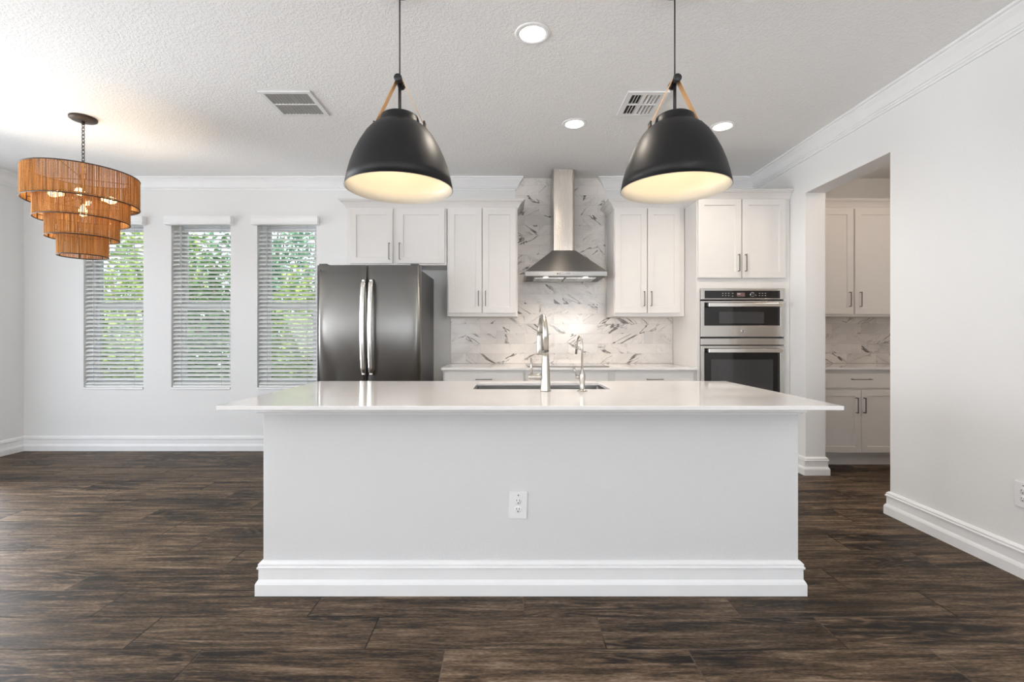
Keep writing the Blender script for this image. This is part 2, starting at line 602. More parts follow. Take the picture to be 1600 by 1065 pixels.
        for i in range(len(us) - 1):
            for j in range(len(ws) - 1):
                if not solid(i, j):
                    continue
                for k in (0, 1):
                    q = [vid(i, j, k), vid(i + 1, j, k), vid(i + 1, j + 1, k), vid(i, j + 1, k)]
                    fs.append(q if k else q[::-1])
                for (di, dj, a, b2) in ((-1, 0, (i, j), (i, j + 1)), (1, 0, (i + 1, j), (i + 1, j + 1)), (0, -1, (i, j), (i + 1, j)), (0, 1, (i, j + 1), (i + 1, j + 1))):
                    if not solid(i + di, j + dj):
                        fs.append([vid(*a, 0), vid(*b2, 0), vid(*b2, 1), vid(*a, 1)])
        return self.add(vs, fs)

    def sweep(self, prof, path, caps=True):
        """moulding: profile of (distance to the right of the path, z) along a mitred xy path"""
        pts = [Vector((p[0], p[1])) for p in path]
        m, n = len(pts), len(prof)
        vs = []
        for i in range(m):
            d0 = (pts[i] - pts[i - 1]).normalized() if i else None
            d1 = (pts[i + 1] - pts[i]).normalized() if i < m - 1 else None
            r0 = Vector((d0.y, -d0.x)) if d0 is not None else None
            r1 = Vector((d1.y, -d1.x)) if d1 is not None else None
            if r0 is None:
                off = r1
            elif r1 is None:
                off = r0
            else:
                s = (r0 + r1)
                off = s / (1 + r0.dot(r1))
            for d, z in prof:
                q = pts[i] + off * d
                vs.append((q.x, q.y, z))
        fs = []
        for i in range(m - 1):
            for j in range(n):
                k = (j + 1) % n
                fs.append((i * n + j, i * n + k, (i + 1) * n + k, (i + 1) * n + j))
        if caps:
            fs.append(tuple(range(n)))
            fs.append(tuple(range((m - 1) * n, m * n))[::-1])
        return self.add(vs, fs)

    def shaker(self, x0, x1, z0, z1, y, th=0.02, rail=0.06, dep=0.009):
        """framed cabinet door facing -Y, one connected piece"""
        e = 0.002
        vs = []

        def ring(ax0, ax1, az0, az1, yy):
            i = len(vs)
            vs.extend([(ax0, yy, az0), (ax1, yy, az0), (ax1, yy, az1), (ax0, yy, az1)])
            return [i, i + 1, i + 2, i + 3]
        rings = [ring(x0, x1, z0, z1, y + th), ring(x0, x1, z0, z1, y + e), ring(x0 + e, x1 - e, z0 + e, z1 - e, y),
                 ring(x0 + rail, x1 - rail, z0 + rail, z1 - rail, y), ring(x0 + rail + .003, x1 - rail - .003, z0 + rail + .003, z1 - rail - .003, y + dep)]
        fs = [tuple(rings[0]), tuple(rings[-1])[::-1]]
        for a, b2 in zip(rings, rings[1:]):
            for j in range(4):
                k = (j + 1) % 4
                fs.append((a[j], b2[j], b2[k], a[k]))
        return self.add(vs, fs)

    def build(self, name, mat, parent=None, origin=(0, 0, 0), bevel=0.0, seg=2, label=None, fix=True):
        me = bpy.data.meshes.new(name)
        bm = bmesh.new()
        o = Vector(origin)
        bv = [bm.verts.new(p - o) for p in self.v]
        bm.verts.ensure_lookup_table()
        for f, s in zip(self.f, self.s):
            try:
                fc = bm.faces.new([bv[i] for i in f])
                fc.smooth = s
            except ValueError:
                pass
        if fix:
            bmesh.ops.recalc_face_normals(bm, faces=bm.faces)
        if bevel:
            ed = [e for e in bm.edges if len(e.link_faces) == 2 and e.calc_face_angle(0) > 0.6]
            bmesh.ops.bevel(bm, geom=ed, offset=bevel, segments=seg, affect='EDGES', profile=0.5, clamp_overlap=True)
        bm.to_mesh(me)
        bm.free()
        me.materials.append(M[mat] if isinstance(mat, str) else mat)
        ob = bpy.data.objects.new(name, me)
        COL.objects.link(ob)
        if parent is not None:
            ob.parent = parent
        else:
            ob.location = origin
        if label:
            ob['label'] = label
        return ob


def tag(o, label, cat=None, group=None, kind=None):
    o['label'] = label
    if cat:
        o['category'] = cat
    if group:
        o['group'] = group
    if kind:
        o['kind'] = kind
    return o


class Thing:
    """an Empty at the thing's base; parts are built in world coordinates and stored relative to it"""
    def __init__(self, name, label, cat, loc, group=None, kind=None):
        self.o = bpy.data.objects.new(name, None)
        self.o.empty_display_size = 0.1
        self.o.location = loc
        self.loc = Vector(loc)
        COL.objects.link(self.o)
        tag(self.o, label, cat, group, kind)

    def part(self, name, mb, mat, parent=None, **kw):
        return mb.build(name, mat, parent or self.o, self.loc, **kw)


def copy_tree(o, parent=None):
    c = o.copy()
    COL.objects.link(c)
    if parent is not None:
        c.parent = parent
    for ch in list(o.children):
        copy_tree(ch, c)
    return c


def mono(name, mb, mat, label, cat, group=None, kind=None, origin=(0, 0, 0), **kw):
    return tag(mb.build(name, mat, None, origin, **kw), label, cat, group, kind)


# ------------------------------------------------------------------ room dimensions
H = 2.85
YW = 5.0          # kitchen / window wall
XL = -5.085       # left wall
XR = 2.57         # right wall
XR2 = 2.742       # pantry side of the right wall
YB = -3.5         # wall behind the camera
OP0, OP1, OPZ = 3.2125, 4.13, 2.44
XP = 4.15         # far pantry wall
WINS = [(-4.46, -3.832), (-3.54, -2.919), (-2.638, -2.017)]
WZ0, WZ1 = 0.641, 2.40

# ------------------------------------------------------------------ setting
mono('floor', MB().box(XL - .15, XP + .15, YB - .15, YW + .2, -0.08, 0.0), 'floor', 'dark brown wood-look plank floor running across the room', 'floor', kind='structure')
mono('ceiling', MB().box(XL - .15, XP + .15, YB - .15, YW + .2, H, H + .1), 'ceiling', 'white knockdown textured ceiling over the whole kitchen', 'ceiling', kind='structure')
xs = [XL - .15] + [v for w in WINS for v in w] + [XP + .15]
mono('wall_back', MB().cells(xs, [0, WZ0, WZ1, H], [(a, b, WZ0, WZ1) for a, b in WINS], 'Y', YW, YW + .2), 'wall', 'white back wall with three tall narrow windows', 'wall', kind='structure')
mono('wall_left', MB().cells([YB, -2.9, -.5, 1.6, 4.2, YW], [0, .6, 2.3, 2.42, H], [(-2.9, -.5, .6, 2.3), (1.6, 4.2, 0, 2.42)], 'X', XL - .15, XL), 'wall', 'white side wall beyond the rattan chandelier', 'wall', kind='structure')
mono('wall_right', MB().prism([(YB, 0), (OP0, 0), (OP0, OPZ), (OP1, OPZ), (OP1, 0), (YW, 0), (YW, H), (YB, H)], 'X', XR, XR2), 'wall', 'white wall with a square pantry opening', 'wall', kind='structure')
mono('wall_rear', MB().cells([XL - .15, -2.8, -1.0, 1.0, 2.3, XP + .15], [0, .6, 2.3, H], [(-2.8, -1.0, .6, 2.3), (1.0, 2.3, .6, 2.3)], 'Y', YB - .15, YB), 'wall', 'white wall behind the camera with openings sized to let light in', 'wall', kind='structure')  # unseen openings put in and sized for the light they admit
mono('wall_pantry', MB().box(XP, XP + .15, YB, YW, 0, H), 'wall_pantry', 'far side wall of the pantry', 'wall', kind='structure')
mono('wall_pantry_front', MB().box(XR2, XP, 2.3, 2.4, 0, H), 'wall_pantry', 'front wall of the pantry behind the right wall', 'wall', kind='structure')

BASE = [(0, 0), (.026, 0), (.026, .052), (.022, .062), (.015, .072), (.0145, .118), (.020, .121), (.021, .129), (.016, .1335), (.0165, .143), (.006, .154), (0, .155)]
CROWN = [(0, H - .125), (.010, H - .125), (.012, H - .112), (.020, H - .108), (.020, H - .098), (.027, H - .094), (.036, H - .075), (.050, H - .048), (.066, H - .030), (.070, H - .026), (.070, H - .018), (.084, H - .014), (.084, H), (0, H)]
mono('baseboard_left', MB().sweep(BASE, [(XL, 4.2), (XL, YW), (-.66, YW)]), 'trim', 'tall white baseboard under the windows', 'baseboard', kind='structure')
mono('baseboard_right', MB().sweep(BASE, [(XR2, OP0), (XR, OP0), (XR, YB)]), 'trim', 'tall white baseboard along the near right wall', 'baseboard', kind='structure')
mono('baseboard_pillar', MB().sweep(BASE, [(XR, 4.335), (XR, OP1), (XR2, OP1), (XR2, 4.40)]), 'trim', 'tall white baseboard wrapped around the wall end by the ovens', 'baseboard', kind='structure')
mono('trim_1', MB().sweep(CROWN, [(XL, YB), (XL, YW), (.067, YW), (.067, YW + .0005)]), 'trim', 'white crown molding above the windows and fridge cabinets', 'crown molding', kind='structure')
mono('trim_2', MB().sweep(CROWN, [(1.012, YW + .0005), (1.012, YW), (XR, YW), (XR, YB)]), 'trim', 'white crown molding along the right wall ceiling', 'crown molding', kind='structure')

# ------------------------------------------------------------------ windows and blinds
for k, (a, b) in enumerate(WINS):
    place = ('behind the rattan chandelier', 'in the middle of the three', 'beside the refrigerator')[k]
    t = Thing('window_%d' % (k + 1), 'tall narrow single-hung white window ' + place, 'window', (a, YW + .12, WZ0), kind='structure')
    e = .001
    fr = t.part('window_frame', MB().cells([a + e, a + .045, b - .045, b - e], [WZ0 + .022, WZ0 + .065, WZ1 - .04, WZ1 - e], [(a + .045, b - .045, WZ0 + .065, WZ1 - .04)], 'Y', YW + .10, YW + .17), 'vinyl', bevel=.003)
    zm = 1.53
    t.part('upper_sash', MB().cells([a + .046, a + .075, b - .075, b - .046], [zm - .02, zm + .03, WZ1 - .07, WZ1 - .041], [(a + .075, b - .075, zm + .03, WZ1 - .07)], 'Y', YW + .14, YW + .165), 'vinyl', bevel=.002)
    t.part('lower_sash', MB().cells([a + .046, a + .08, b - .08, b - .046], [WZ0 + .066, WZ0 + .11, zm - .035, zm + .02], [(a + .08, b - .08, WZ0 + .11, zm - .035)], 'Y', YW + .108, YW + .138), 'vinyl', bevel=.002)
    t.part('upper_pane', MB().box(a + .072, b - .072, YW + .151, YW + .154, zm + .028, WZ1 - .068), 'glass')
    t.part('lower_pane', MB().box(a + .077, b - .077, YW + .121, YW + .124, WZ0 + .108, zm - .033), 'glass')
    t.part('window_sill', MB().box(a + e, b - e, YW - .012, YW + .16, WZ0 + .001, WZ0 + .021), 'trim', bevel=.003)

    t = Thing('window_blind', 'white two-inch slat blind on the window ' + place, 'blind', ((a + b) / 2, YW, 2.36), group='slatted blinds on the three windows')
    t.part('valance', MB().prism([(YW - .060, 2.357), (YW - .068, 2.372), (YW - .062, 2.385), (YW - .062, 2.420), (YW - .070, 2.436), (YW - .070, 2.443), (YW - .002, 2.443), (YW - .002, 2.357)], 'X', a - .035, b + .035), 'trim')
    mb = MB()
    zb, zt, sp = .705, 2.338, .0432
    ns = int((zt - zb) / sp)
    tl = radians(33)
    for i in range(ns + 1):
        z = zb + i * sp
        w = .025
        # bowed slat cross-section, room edge lower
        sec = []
        for q in (-1, -.33, .33, 1):
            sec.append((q * w, .0022 * (1 - q * q)))
        loop = [(p, h + .0013) for p, h in sec] + [(p, h - .0013) for p, h in sec[::-1]]
        poly = [(YW + .036 + p * cos(tl) - h * sin(tl), z + p * sin(tl) + h * cos(tl)) for p, h in loop]
        mb.prism(poly, 'X', a + .006, b - .006, smooth=False)
    t.part('slats', mb, 'slat')
    t.part('bottom_rail', MB().box(a + .006, b - .006, YW + .012, YW + .060, .664, .682), 'slat', bevel=.004)
    for fx in (.16, .84):
        xx = a + (b - a) * fx
        mc = MB()
        mc.box(xx - .0012, xx + .0012, YW + .0085, YW + .0105, .68, 2.36)
        t.part('ladder_cord', mc, 'cord')
    t.part('tilt_wand', MB().cyl((a + .10, YW + .000, 2.35), (a + .10, YW - .004, 1.93), .004, n=8), 'cord')

# ------------------------------------------------------------------ garden outside the windows
mono('lawn', MB().box(-16, 9, YW + .4, 22, -.35, -.25), 'grass', 'green lawn outside the three windows', 'lawn', kind='structure')


def shrub(x, y, hgt, rad, mat, label, nleaf, seed, lsz=.085):
    rnd = random.Random(seed)
    t = Thing('garden_shrub', label, 'shrub', (x, y, -.25), group='shrubs outside the windows')
    st = MB()
    for i in range(5):
        a = rnd.uniform(0, 2 * pi)
        r = rad * rnd.uniform(.1, .45)
        p = [(x + .03 * cos(a), y + .03 * sin(a), -.25)]
        for q in (.35, .7, .95):
            p.append((x + r * q * cos(a) + rnd.uniform(-.05, .05), y + r * q * sin(a) + rnd.uniform(-.05, .05), -.25 + hgt * q * .9))
        st.tube(p, [.035, .026, .016, .006], 6)
    t.part('stems', st, 'bark')
    lf = MB()
    for i in range(nleaf):
        u = rnd.uniform(-1, 1)
        a = rnd.uniform(0, 2 * pi)
        rr = rnd.random() ** .45
        zc = -.25 + hgt * (.5 + .5 * u * rr)
        wr = rad * rr * math.sqrt(max(0, 1 - (u * rr) ** 2 * .9)) * (1 + .2 * sin(5 * a + seed))
        c = Vector((x + wr * cos(a), y + wr * sin(a), zc))
        d = Vector((rnd.uniform(-1, 1), rnd.uniform(-1, 1), rnd.uniform(-.8, .5))).normalized()
        s = d.cross(Vector((rnd.uniform(-1, 1), rnd.uniform(-1, 1), rnd.uniform(-1, 1)))).normalized()
        nn = d.cross(s)
        L = lsz * rnd.uniform(.7, 1.4)
        w = L * .33
        lf.add([c, c + d * L * .5 + s * w + nn * w * .3, c + d * L, c + d * L * .5 - s * w + nn * w * .3, c + d * L * .5], [(0, 1, 4), (1, 2, 4), (2, 3, 4), (3, 0, 4)])
    t.part('foliage', lf, mat, fix=False)


shrub(-7.35, 7.0, 2.9, .66, 'leaf_blue', 'bluish green shrub seen through the blind behind the chandelier', 4200, 1)
shrub(-5.9, 6.9, 2.6, .60, 'leaf_lime', 'lime green shrub between the views of the chandelier window and the middle window', 4200, 2)
shrub(-4.4, 7.0, 3.0, .62, 'leaf_dark', 'dark green shrub seen through the middle blind', 4200, 3)
shrub(-2.9, 7.0, 2.5, .58, 'leaf_lime', 'lime green shrub seen through the blind beside the refrigerator', 4000, 4)
shrub(-1.55, 7.0, 2.9, .66, 'leaf_dark', 'dark green shrub hidden mostly behind the refrigerator', 3000, 5)
shrub(-9.4, 9.2, 4.6, 1.0, 'leaf_dark', 'tall dark tree-like shrub at the far end of the garden', 4600, 6, .11)
shrub(-7.1, 9.6, 4.2, 1.0, 'leaf_lime', 'tall yellow green shrub at the back of the garden behind the bluish shrub', 4600, 7, .11)
shrub(-4.7, 9.4, 4.8, 1.0, 'leaf_blue', 'tall bluish shrub at the back of the garden behind the middle window', 4600, 8, .11)
shrub(-2.2, 9.6, 4.0, .95, 'leaf_dark', 'tall dark shrub at the back of the garden behind the window by the refrigerator', 4600, 9, .11)

# ------------------------------------------------------------------ kitchen island
IW0, IW1, IY, IYB = -1.149, 1.3545, 2.23, 3.02
CT0, CT1, CY0, CY1 = -1.212, 1.388, 1.971, 3.053
TOP = .914
t = Thing('kitchen_island', 'white kitchen island with textured half wall and tall baseboard', 'kitchen island', ((IW0 + IW1) / 2, 2.6, 0))
t.part('half_wall', MB().prism([(IW0, IY), (IW1, IY), (IW1, IYB), (IW1 - .02, IYB), (IW1 - .02, IY + .12), (IW0 + .02, IY + .12), (IW0 + .02, IYB), (IW0, IYB)], 'Z', 0, .8945), 'island_wall_shaded', bevel=.004)
t.part('baseboard', MB().sweep(BASE, [(IW0, IYB), (IW0, IY), (IW1, IY), (IW1, IYB)]), 'trim')
t.part('top_molding', MB().sweep([(0, .838), (.012, .838), (.013, .845), (.025, .849), (.025, .860), (.018, .866), (.018, .8945), (0, .8945)], [(IW0, IYB), (IW0, IY), (IW1, IY), (IW1, IYB)]), 'trim')
cab = t.part('cabinet_front', MB().box(IW0 + .021, IW1 - .021, IYB - .03, IYB - .002, .1, .89), 'cabinet')
for i in range(6):
    w = (IW1 - IW0 - .06) / 6
    x0 = IW0 + .03 + i * w
    d = MB()
    d.box(x0 + .003, x0 + w - .003, IYB - .001, IYB + .018, .12, .88)
    dd = t.part('cabinet_door', d, 'cabinet', bevel=.003)
    hx = x0 + (w - .05 if i % 2 == 0 else .05)
    t.part('handle', MB().tube([(hx, IYB + .0185, .82), (hx, IYB + .045, .82), (hx, IYB + .045, .70), (hx, IYB + .0185, .70)], .005, 8), 'handle', dd)

SX0, SX1, SY0, SY1 = -.195, .556, 2.59, 2.935
mb = MB().cells([CT0, SX0, SX1, CT1], [CY0, SY0, SY1, CY1], [(SX0, SX1, SY0, SY1)], 'Z', TOP - .018, TOP)
mono('island_countertop', mb, 'quartz', 'polished white quartz worktop on the kitchen island', 'countertop', bevel=.0025)

# undermount sink
t = Thing('kitchen_sink', 'stainless undermount sink set in the island worktop', 'sink', ((SX0 + SX1) / 2, (SY0 + SY1) / 2, TOP - .24))
z0, z1 = TOP - .245, TOP - .0205
def rrect(x0, x1, y0, y1, r, n=5):
    out = []
    for cx, cy, a0 in ((x1 - r, y1 - r, 0), (x0 + r, y1 - r, 90), (x0 + r, y0 + r, 180), (x1 - r, y0 + r, 270)):
        for i in range(n + 1):
            a = radians(a0 + 90 * i / n)
            out.append((cx + r * cos(a), cy + r * sin(a)))
    return out
rings = [(rrect(SX0 - .022, SX1 + .022, SY0 - .022, SY1 + .022, .03), z1), (rrect(SX0 + .004, SX1 - .004, SY0 + .004, SY1 - .004, .02), z1), (rrect(SX0 + .008, SX1 - .008, SY0 + .008, SY1 - .008, .025), z0 + .03),
         (rrect(SX0 + .035, SX1 - .035, SY0 + .035, SY1 - .035, .02), z0 + .004)]
vs, fs = [], []
for rr, z in rings:
    vs += [(x, y, z) for x, y in rr]
nr = len(rings[0][0])
for i in range(len(rings) - 1):
    for j in range(nr):
        fs.append((i * nr + j, i * nr + (j + 1) % nr, (i + 1) * nr + (j + 1) % nr, (i + 1) * nr + j))
fs.append(tuple(range((len(rings) - 1) * nr, len(rings) * nr)))
sk = MB().add(vs, fs)
o = t.part('basin', sk, 'sink', fix=False)
sm = o.modifiers.new('sheet', 'SOLIDIFY'); sm.thickness = .0015; sm.offset = -1
t.part('drain', MB().lathe([(0, 0), (.042, 0), (.045, .003), (.03, .005), (0, .005)], ((SX0 + SX1) / 2, (SY0 + SY1) / 2, z0 + .005), 24), 'nickel')

# pull-down faucet on the seating side of the sink, seen from behind
fx, fy = .1925, 2.50
t = Thing('kitchen_faucet', 'tall brushed nickel pull-down faucet behind the island sink', 'faucet', (fx, fy, TOP))
t.part('body', MB().lathe([(0, 0), (.0275, 0), (.0275, .004), (.0265, .008), (.0225, .09), (.0185, .175), (.0165, .205), (0, .205)], (fx, fy, TOP + .0005), 32), 'nickel')
pts = [(fx, fy, TOP + .205), (fx, fy, TOP + .30)]
cxn, rn = fy + .085, .085
for i in range(1, 15):
    a = pi - pi * i / 14
    pts.append((fx - .018 * i / 14, cxn + rn * cos(a), TOP + .305 + rn * 1.05 * sin(a)))
nk = t.part('neck', MB().tube(pts, [.0160] * 2 + [.0150 - .0025 * i / 14 for i in range(14)], 20), 'nickel')
t.part('collar', MB().lathe([(.0168, 0), (.0172, .002), (.0172, .006), (.0168, .008)], (fx, fy, TOP + .206), 28), 'handle', nk)
hx = fx - .018
t.part('spray_head', MB().lathe([(0, 0), (.016, 0), (.0185, .004), (.0180, .03), (.0150, .10), (.0135, .125), (0, .125)], (hx - .002, cxn + rn, TOP + .185), 24), 'nickel')
zz = TOP + .075
hb = t.part('handle_hub', MB().lathe([(0, -.090), (.0135, -.090), (.0150, -.087), (.0150, -.055), (.0165, -.053), (.0165, -.010), (0, -.010)], (fx, fy, zz), 24, axis='X'), 'nickel')
t.part('lever', MB().tube([(fx - .074, fy, zz + .013), (fx - .074, fy, zz + .05), (fx - .075, fy, zz + .100)], [.0065, .0060, .0055], 12), 'nickel', hb)

# filtered water tap
gx, gy = .385, 2.50
t = Thing('water_filter_faucet', 'small nickel filtered water tap right of the tall faucet', 'faucet', (gx, gy, TOP))
t.part('base', MB().lathe([(0, 0), (.026, 0), (.026, .003), (.017, .006), (.0125, .012), (.0130, .04), (.0165, .062), (.0165, .085), (.0120, .098), (.0075, .112), (.0055, .122), (0, .122)], (gx, gy, TOP + .0005), 28), 'nickel')
pts = [(gx, gy, TOP + .12), (gx, gy, TOP + .235)]
for i in range(1, 13):
    a = pi - (pi * .93) * i / 12
    pts.append((gx - .013 * i / 12, gy + .05 + .05 * cos(a), TOP + .237 + .05 * sin(a)))
pts.append((gx - .016, gy + .100, TOP + .205))
sp = t.part('spout', MB().tube(pts, .0052, 12), 'nickel')
t.part('spout_tip', MB().cyl((gx - .0158, gy + .0998, TOP + .216), (gx - .0185, gy + .101, TOP + .190), .0060, n=12), 'handle', sp)
lv = t.part('lever_hub', MB().lathe([(0, -.034), (.008, -.034), (.010, -.028), (.010, -.010), (0, -.010)], (gx, gy, TOP + .075), 18, axis='X'), 'nickel')
t.part('lever', MB().tube([(gx - .030, gy, TOP + .082), (gx - .036, gy - .002, TOP + .100), (gx - .045, gy - .004, TOP + .122)], [.005, .0045, .007], 10), 'nickel', lv)


# ------------------------------------------------------------------ power outlets and switches
def outlet(name, label, c, face, tilt=0.0, deco=False):
    """face '-Y' or '-X'; c is the centre on the wall surface"""
    t = Thing(name, label, 'outlet', (0, 0, 0))
    t.part('cover_plate', MB().box(-.043, .043, -.0075, -.0005, -.064, .064), 'tile_plate' if deco else 'plastic', bevel=.003)
    if not deco:
        for z in (.0195, -.0195):
            r = t.part('receptacle', MB().lathe([(0, -.0095), (.0150, -.0095), (.0165, -.0080), (.0165, -.0070), (0, -.0070)], (0, 0, z), 24, axis='Y'), 'plastic')
            for sx in (-.0062, .0062):
                t.part('slot', MB().box(sx - .0012, sx + .0012, -.0100, -.0094, z + .000, z + .0085), 'dark', r)
            t.part('ground_hole', MB().lathe([(0, -.0100), (.0026, -.0100), (.0026, -.0094), (0, -.0094)], (0, 0, z - .0075), 12, axis='Y'), 'dark', r)
        t.part('screw', MB().lathe([(0, -.0088), (.0028, -.0086), (.003, -.0070), (0, -.0070)], (0, 0, .047), 12, axis='Y'), 'handle')
    else:
        r = t.part('rocker', MB().box(-.017, .017, -.0095, -.0070, -.034, .034), 'tile_plate', bevel=.001)
        for z in (.013, -.019):
            t.part('slot', MB().box(-.0085, -.0065, -.0101, -.0094, z, z + .009), 'print', r)
            t.part('slot', MB().box(.0065, .0085, -.0101, -.0094, z, z + .009), 'print', r)
    t.o.location = c
    t.o.rotation_euler = (0, tilt, 0) if face == '-Y' else (0, 0, -pi / 2)
    return t


outlet('power_outlet', 'white duplex outlet in the front of the kitchen island', (.043, IY, .414), '-Y', radians(1.6))
outlet('power_outlet', 'white duplex outlet low on the near right wall', (XR, 2.375, .410), '-X')

# ------------------------------------------------------------------ marble backsplash and switches on it
YT = 4.988
mono('backsplash', MB().prism([(-.607, .914), (1.714, .914), (1.714, 1.390), (1.008, 1.390), (1.008, H - .001), (.067, H - .001), (.067, 1.390), (-.607, 1.390)], 'Y', YT, YW - .001), 'tile', 'grey-veined marble subway tile behind the range hood and counter', 'backsplash')
outlet('power_outlet', 'white outlet on the marble tile under the tall left wall cabinet', ((782.5 - VX) * YT / F, YT, EYE - (525.5 - VY) * YT / F), '-Y', 0, True)
outlet('power_outlet', 'white outlet on the marble tile under the wall cabinet right of the hood', ((1013 - VX) * YT / F, YT, EYE - (527 - VY) * YT / F), '-Y', 0, True)


# ------------------------------------------------------------------ cabinet helpers
def pull(t, x, z0, z1, y, par, horiz=False, r=.0052, out=.030):
    if horiz:
        p = [(z0, y, x), (z0, y - out, x), (z1, y - out, x), (z1, y, x)]
    else:
        p = [(x, y, z0), (x, y - out, z0), (x, y - out, z1), (x, y, z1)]
    return t.part('handle', MB().tube(p, r, 4, smooth=False, phase=pi / 4), 'handle', par, bevel=.0012, seg=1)


CABCROWN = [(0, 2.440), (.006, 2.440), (.008, 2.452), (.014, 2.456), (.022, 2.472), (.040, 2.495), (.056, 2.504), (.060, 2.508), (.060, 2.514), (.070, 2.516), (.070, 2.524), (0, 2.524)]
UY = 4.65         # front of the wall cabinets
BK = 4.986


def wall_cabinet(label, x0, x1, z0, doors, zd0, zd1, side_bot=None, group=None, y=UY, crown=None, handle_z=(1.415, 1.525), back=BK, inner=.028):
    t = Thing('wall_cabinet', label, 'cabinet', ((x0 + x1) / 2, (y + back) / 2, z0), group)
    t.part('cabinet_box', MB().box(x0, x1, y, back, z0, 2.445), 'cabinet', bevel=.0015)
    for i, (a, b) in enumerate(doors):
        d = t.part('door', MB().shaker(a, b, zd0, zd1, y - .021, .020, .058), 'cabinet')
        hx = b - inner if i == 0 else a + inner
        pull(t, hx, handle_z[0], handle_z[1], y - .0215, d)
    if crown:
        t.part('crown', MB().sweep(CABCROWN, crown), 'cabinet')
    return t


def X(px, y):
    return (px - VX) * y / F


def Z(py, y):
    return EYE - (py - VY) * y / F


d0 = UY - .02
wall_cabinet('shallow white double-door cabinet over the refrigerator', X(542.5, UY), -.606, 1.890, [(X(547, d0), X(613.3, d0)), (X(620.5, d0), X(694.5, d0))], 1.905, 2.437, handle_z=(Z(405, 4.62), Z(380, 4.62)))
wall_cabinet('tall white double-door wall cabinet between fridge and range hood', -.600, .086, 1.392, [(X(700.5, d0), X(752.7, d0)), (X(754.0, d0), X(806.3, d0))], Z(489, d0), 2.437, handle_z=(Z(477.5, 4.62), Z(454.5, 4.62)), inner=.03)
mono('cabinet_crown', MB().sweep(CABCROWN, [(X(542.5, UY), YW - .002), (X(542.5, UY), UY), (.086, UY), (.086, BK)]), 'cabinet', 'white crown running along the cabinets over fridge and counter', 'crown molding')
x0, x1 = 1.024, 1.713
wall_cabinet('white double-door wall cabinet right of the range hood', x0, x1, 1.392, [(X(960.7, d0), X(1010.9, d0)), (X(1012.2, d0), X(1062.8, d0))], Z(489, d0), 2.437, handle_z=(Z(477.5, 4.62), Z(455.5, 4.62)), inner=.03,
             crown=[(x0, YW - .002), (x0, UY), (1.713, UY)])

# back run of base cabinets
FY = 4.36
segs = [(-.600, .150, 'white base cabinet with a slim drawer left of the cooktop', [(X(695, FY), X(817.5, FY))], True),
        (.151, .980, 'white base cabinet with a false drawer front under the cooktop', [(X(825, FY), X(949.5, FY))], False),
        (.981, 1.712, 'white base cabinet with a drawer between cooktop and ovens', [(X(960.5, FY), X(1082.5, FY))], True)]
for (a, b, lab, dr, hh) in segs:
    t = Thing('base_cabinet', lab, 'cabinet', ((a + b) / 2, 4.67, 0), 'base cabinets along the back wall')
    t.part('cabinet_box', MB().prism([(FY, .10), (FY, .890), (BK, .890), (BK, 0), (FY + .07, 0), (FY + .07, .10)], 'X', a, b), 'cabinet')
    for (p, q) in dr:
        d = t.part('drawer', MB().box(p, q, FY - .021, FY - .001, .705, .866), 'cabinet', bevel=.002)
        if hh:
            c = (p + q) / 2
            pull(t, .808, c - .07, c + .07, FY - .0215, d, True)
        m = (p + q) / 2
        for s, (u, v) in enumerate(((p, m - .001), (m + .001, q))):
            dd = t.part('door', MB().shaker(u, v, .125, .69, FY - .021, .020, .055), 'cabinet')
            pull(t, v - .03 if s == 0 else u + .03, .55, .66, FY - .0215, dd)
mono('back_countertop', MB().box(-.614, 1.7125, 4.315, 4.987, .892, TOP - .001), 'quartz', 'white quartz worktop along the marble backsplash', 'countertop', bevel=.002)

# cooktop
t = Thing('cooktop', 'black glass electric cooktop set in the back worktop', 'cooktop', (.551, 4.66, TOP))
gl = t.part('glass_top', MB().box(.172, .930, 4.42, 4.93, TOP - .0005, TOP + .006), 'cooktop', bevel=.002)
t.part('edge_strip', MB().box(.170, .932, 4.413, 4.4195, TOP - .0005, TOP + .0055), 'handle')
for (bx, by, br) in ((.33, 4.56, .09), (.33, 4.80, .07), (.57, 4.80, .08), (.70, 4.56, .09)):
    t.part('burner_ring', MB().lathe([(br, .0065), (br + .003, .0068), (br + .006, .0065), (br + .003, .0064)], (bx, by, TOP), 32, closed=True), 'print')
for i in range(5):
    t.part('control_mark', MB().box(.78 + i * .022, .79 + i * .022, 4.46, 4.475, TOP + .0062, TOP + .0066), 'print')

# ------------------------------------------------------------------ range hood
t = Thing('range_hood', 'stainless chimney range hood on the marble wall', 'range hood', (.545, YT - .25, 1.767))
hc = .545
HX0, HX1 = hc - .390, hc + .384
HF = 4.50
ch = t.part('chimney', MB().prism([(hc - .108, YT - .001), (hc - .108, 4.735), (hc - .100, 4.715), (hc - .085, 4.708), (hc + .085, 4.708), (hc + .100, 4.715), (hc + .108, 4.735), (hc + .108, YT - .001)], 'Z', 2.045, H - .002), 'steel')
zb, zf = 1.767, 1.812
can = MB()
cv = [(HX0, HF, zf), (HX1, HF, zf), (HX1, YT - .001, zf), (HX0, YT - .001, zf),
      (hc - .112, 4.700, 2.044), (hc + .112, 4.700, 2.044), (hc + .112, YT - .001, 2.044), (hc - .112, YT - .001, 2.044)]
can.add(cv, [(0, 1, 5, 4), (1, 2, 6, 5), (2, 3, 7, 6), (3, 0, 4, 7), (4, 5, 6, 7), (0, 3, 2, 1)])
t.part('canopy', can, 'hood_steel')
t.part('underside', MB().box(HX0 + .012, HX1 - .012, HF + .012, YT - .012, zb - .0015, zb - .0003), 'under')
bd = t.part('control_band', MB().box(HX0, HX1, HF, YT - .001, zb, zf - .0005), 'dark_steel', bevel=.002)
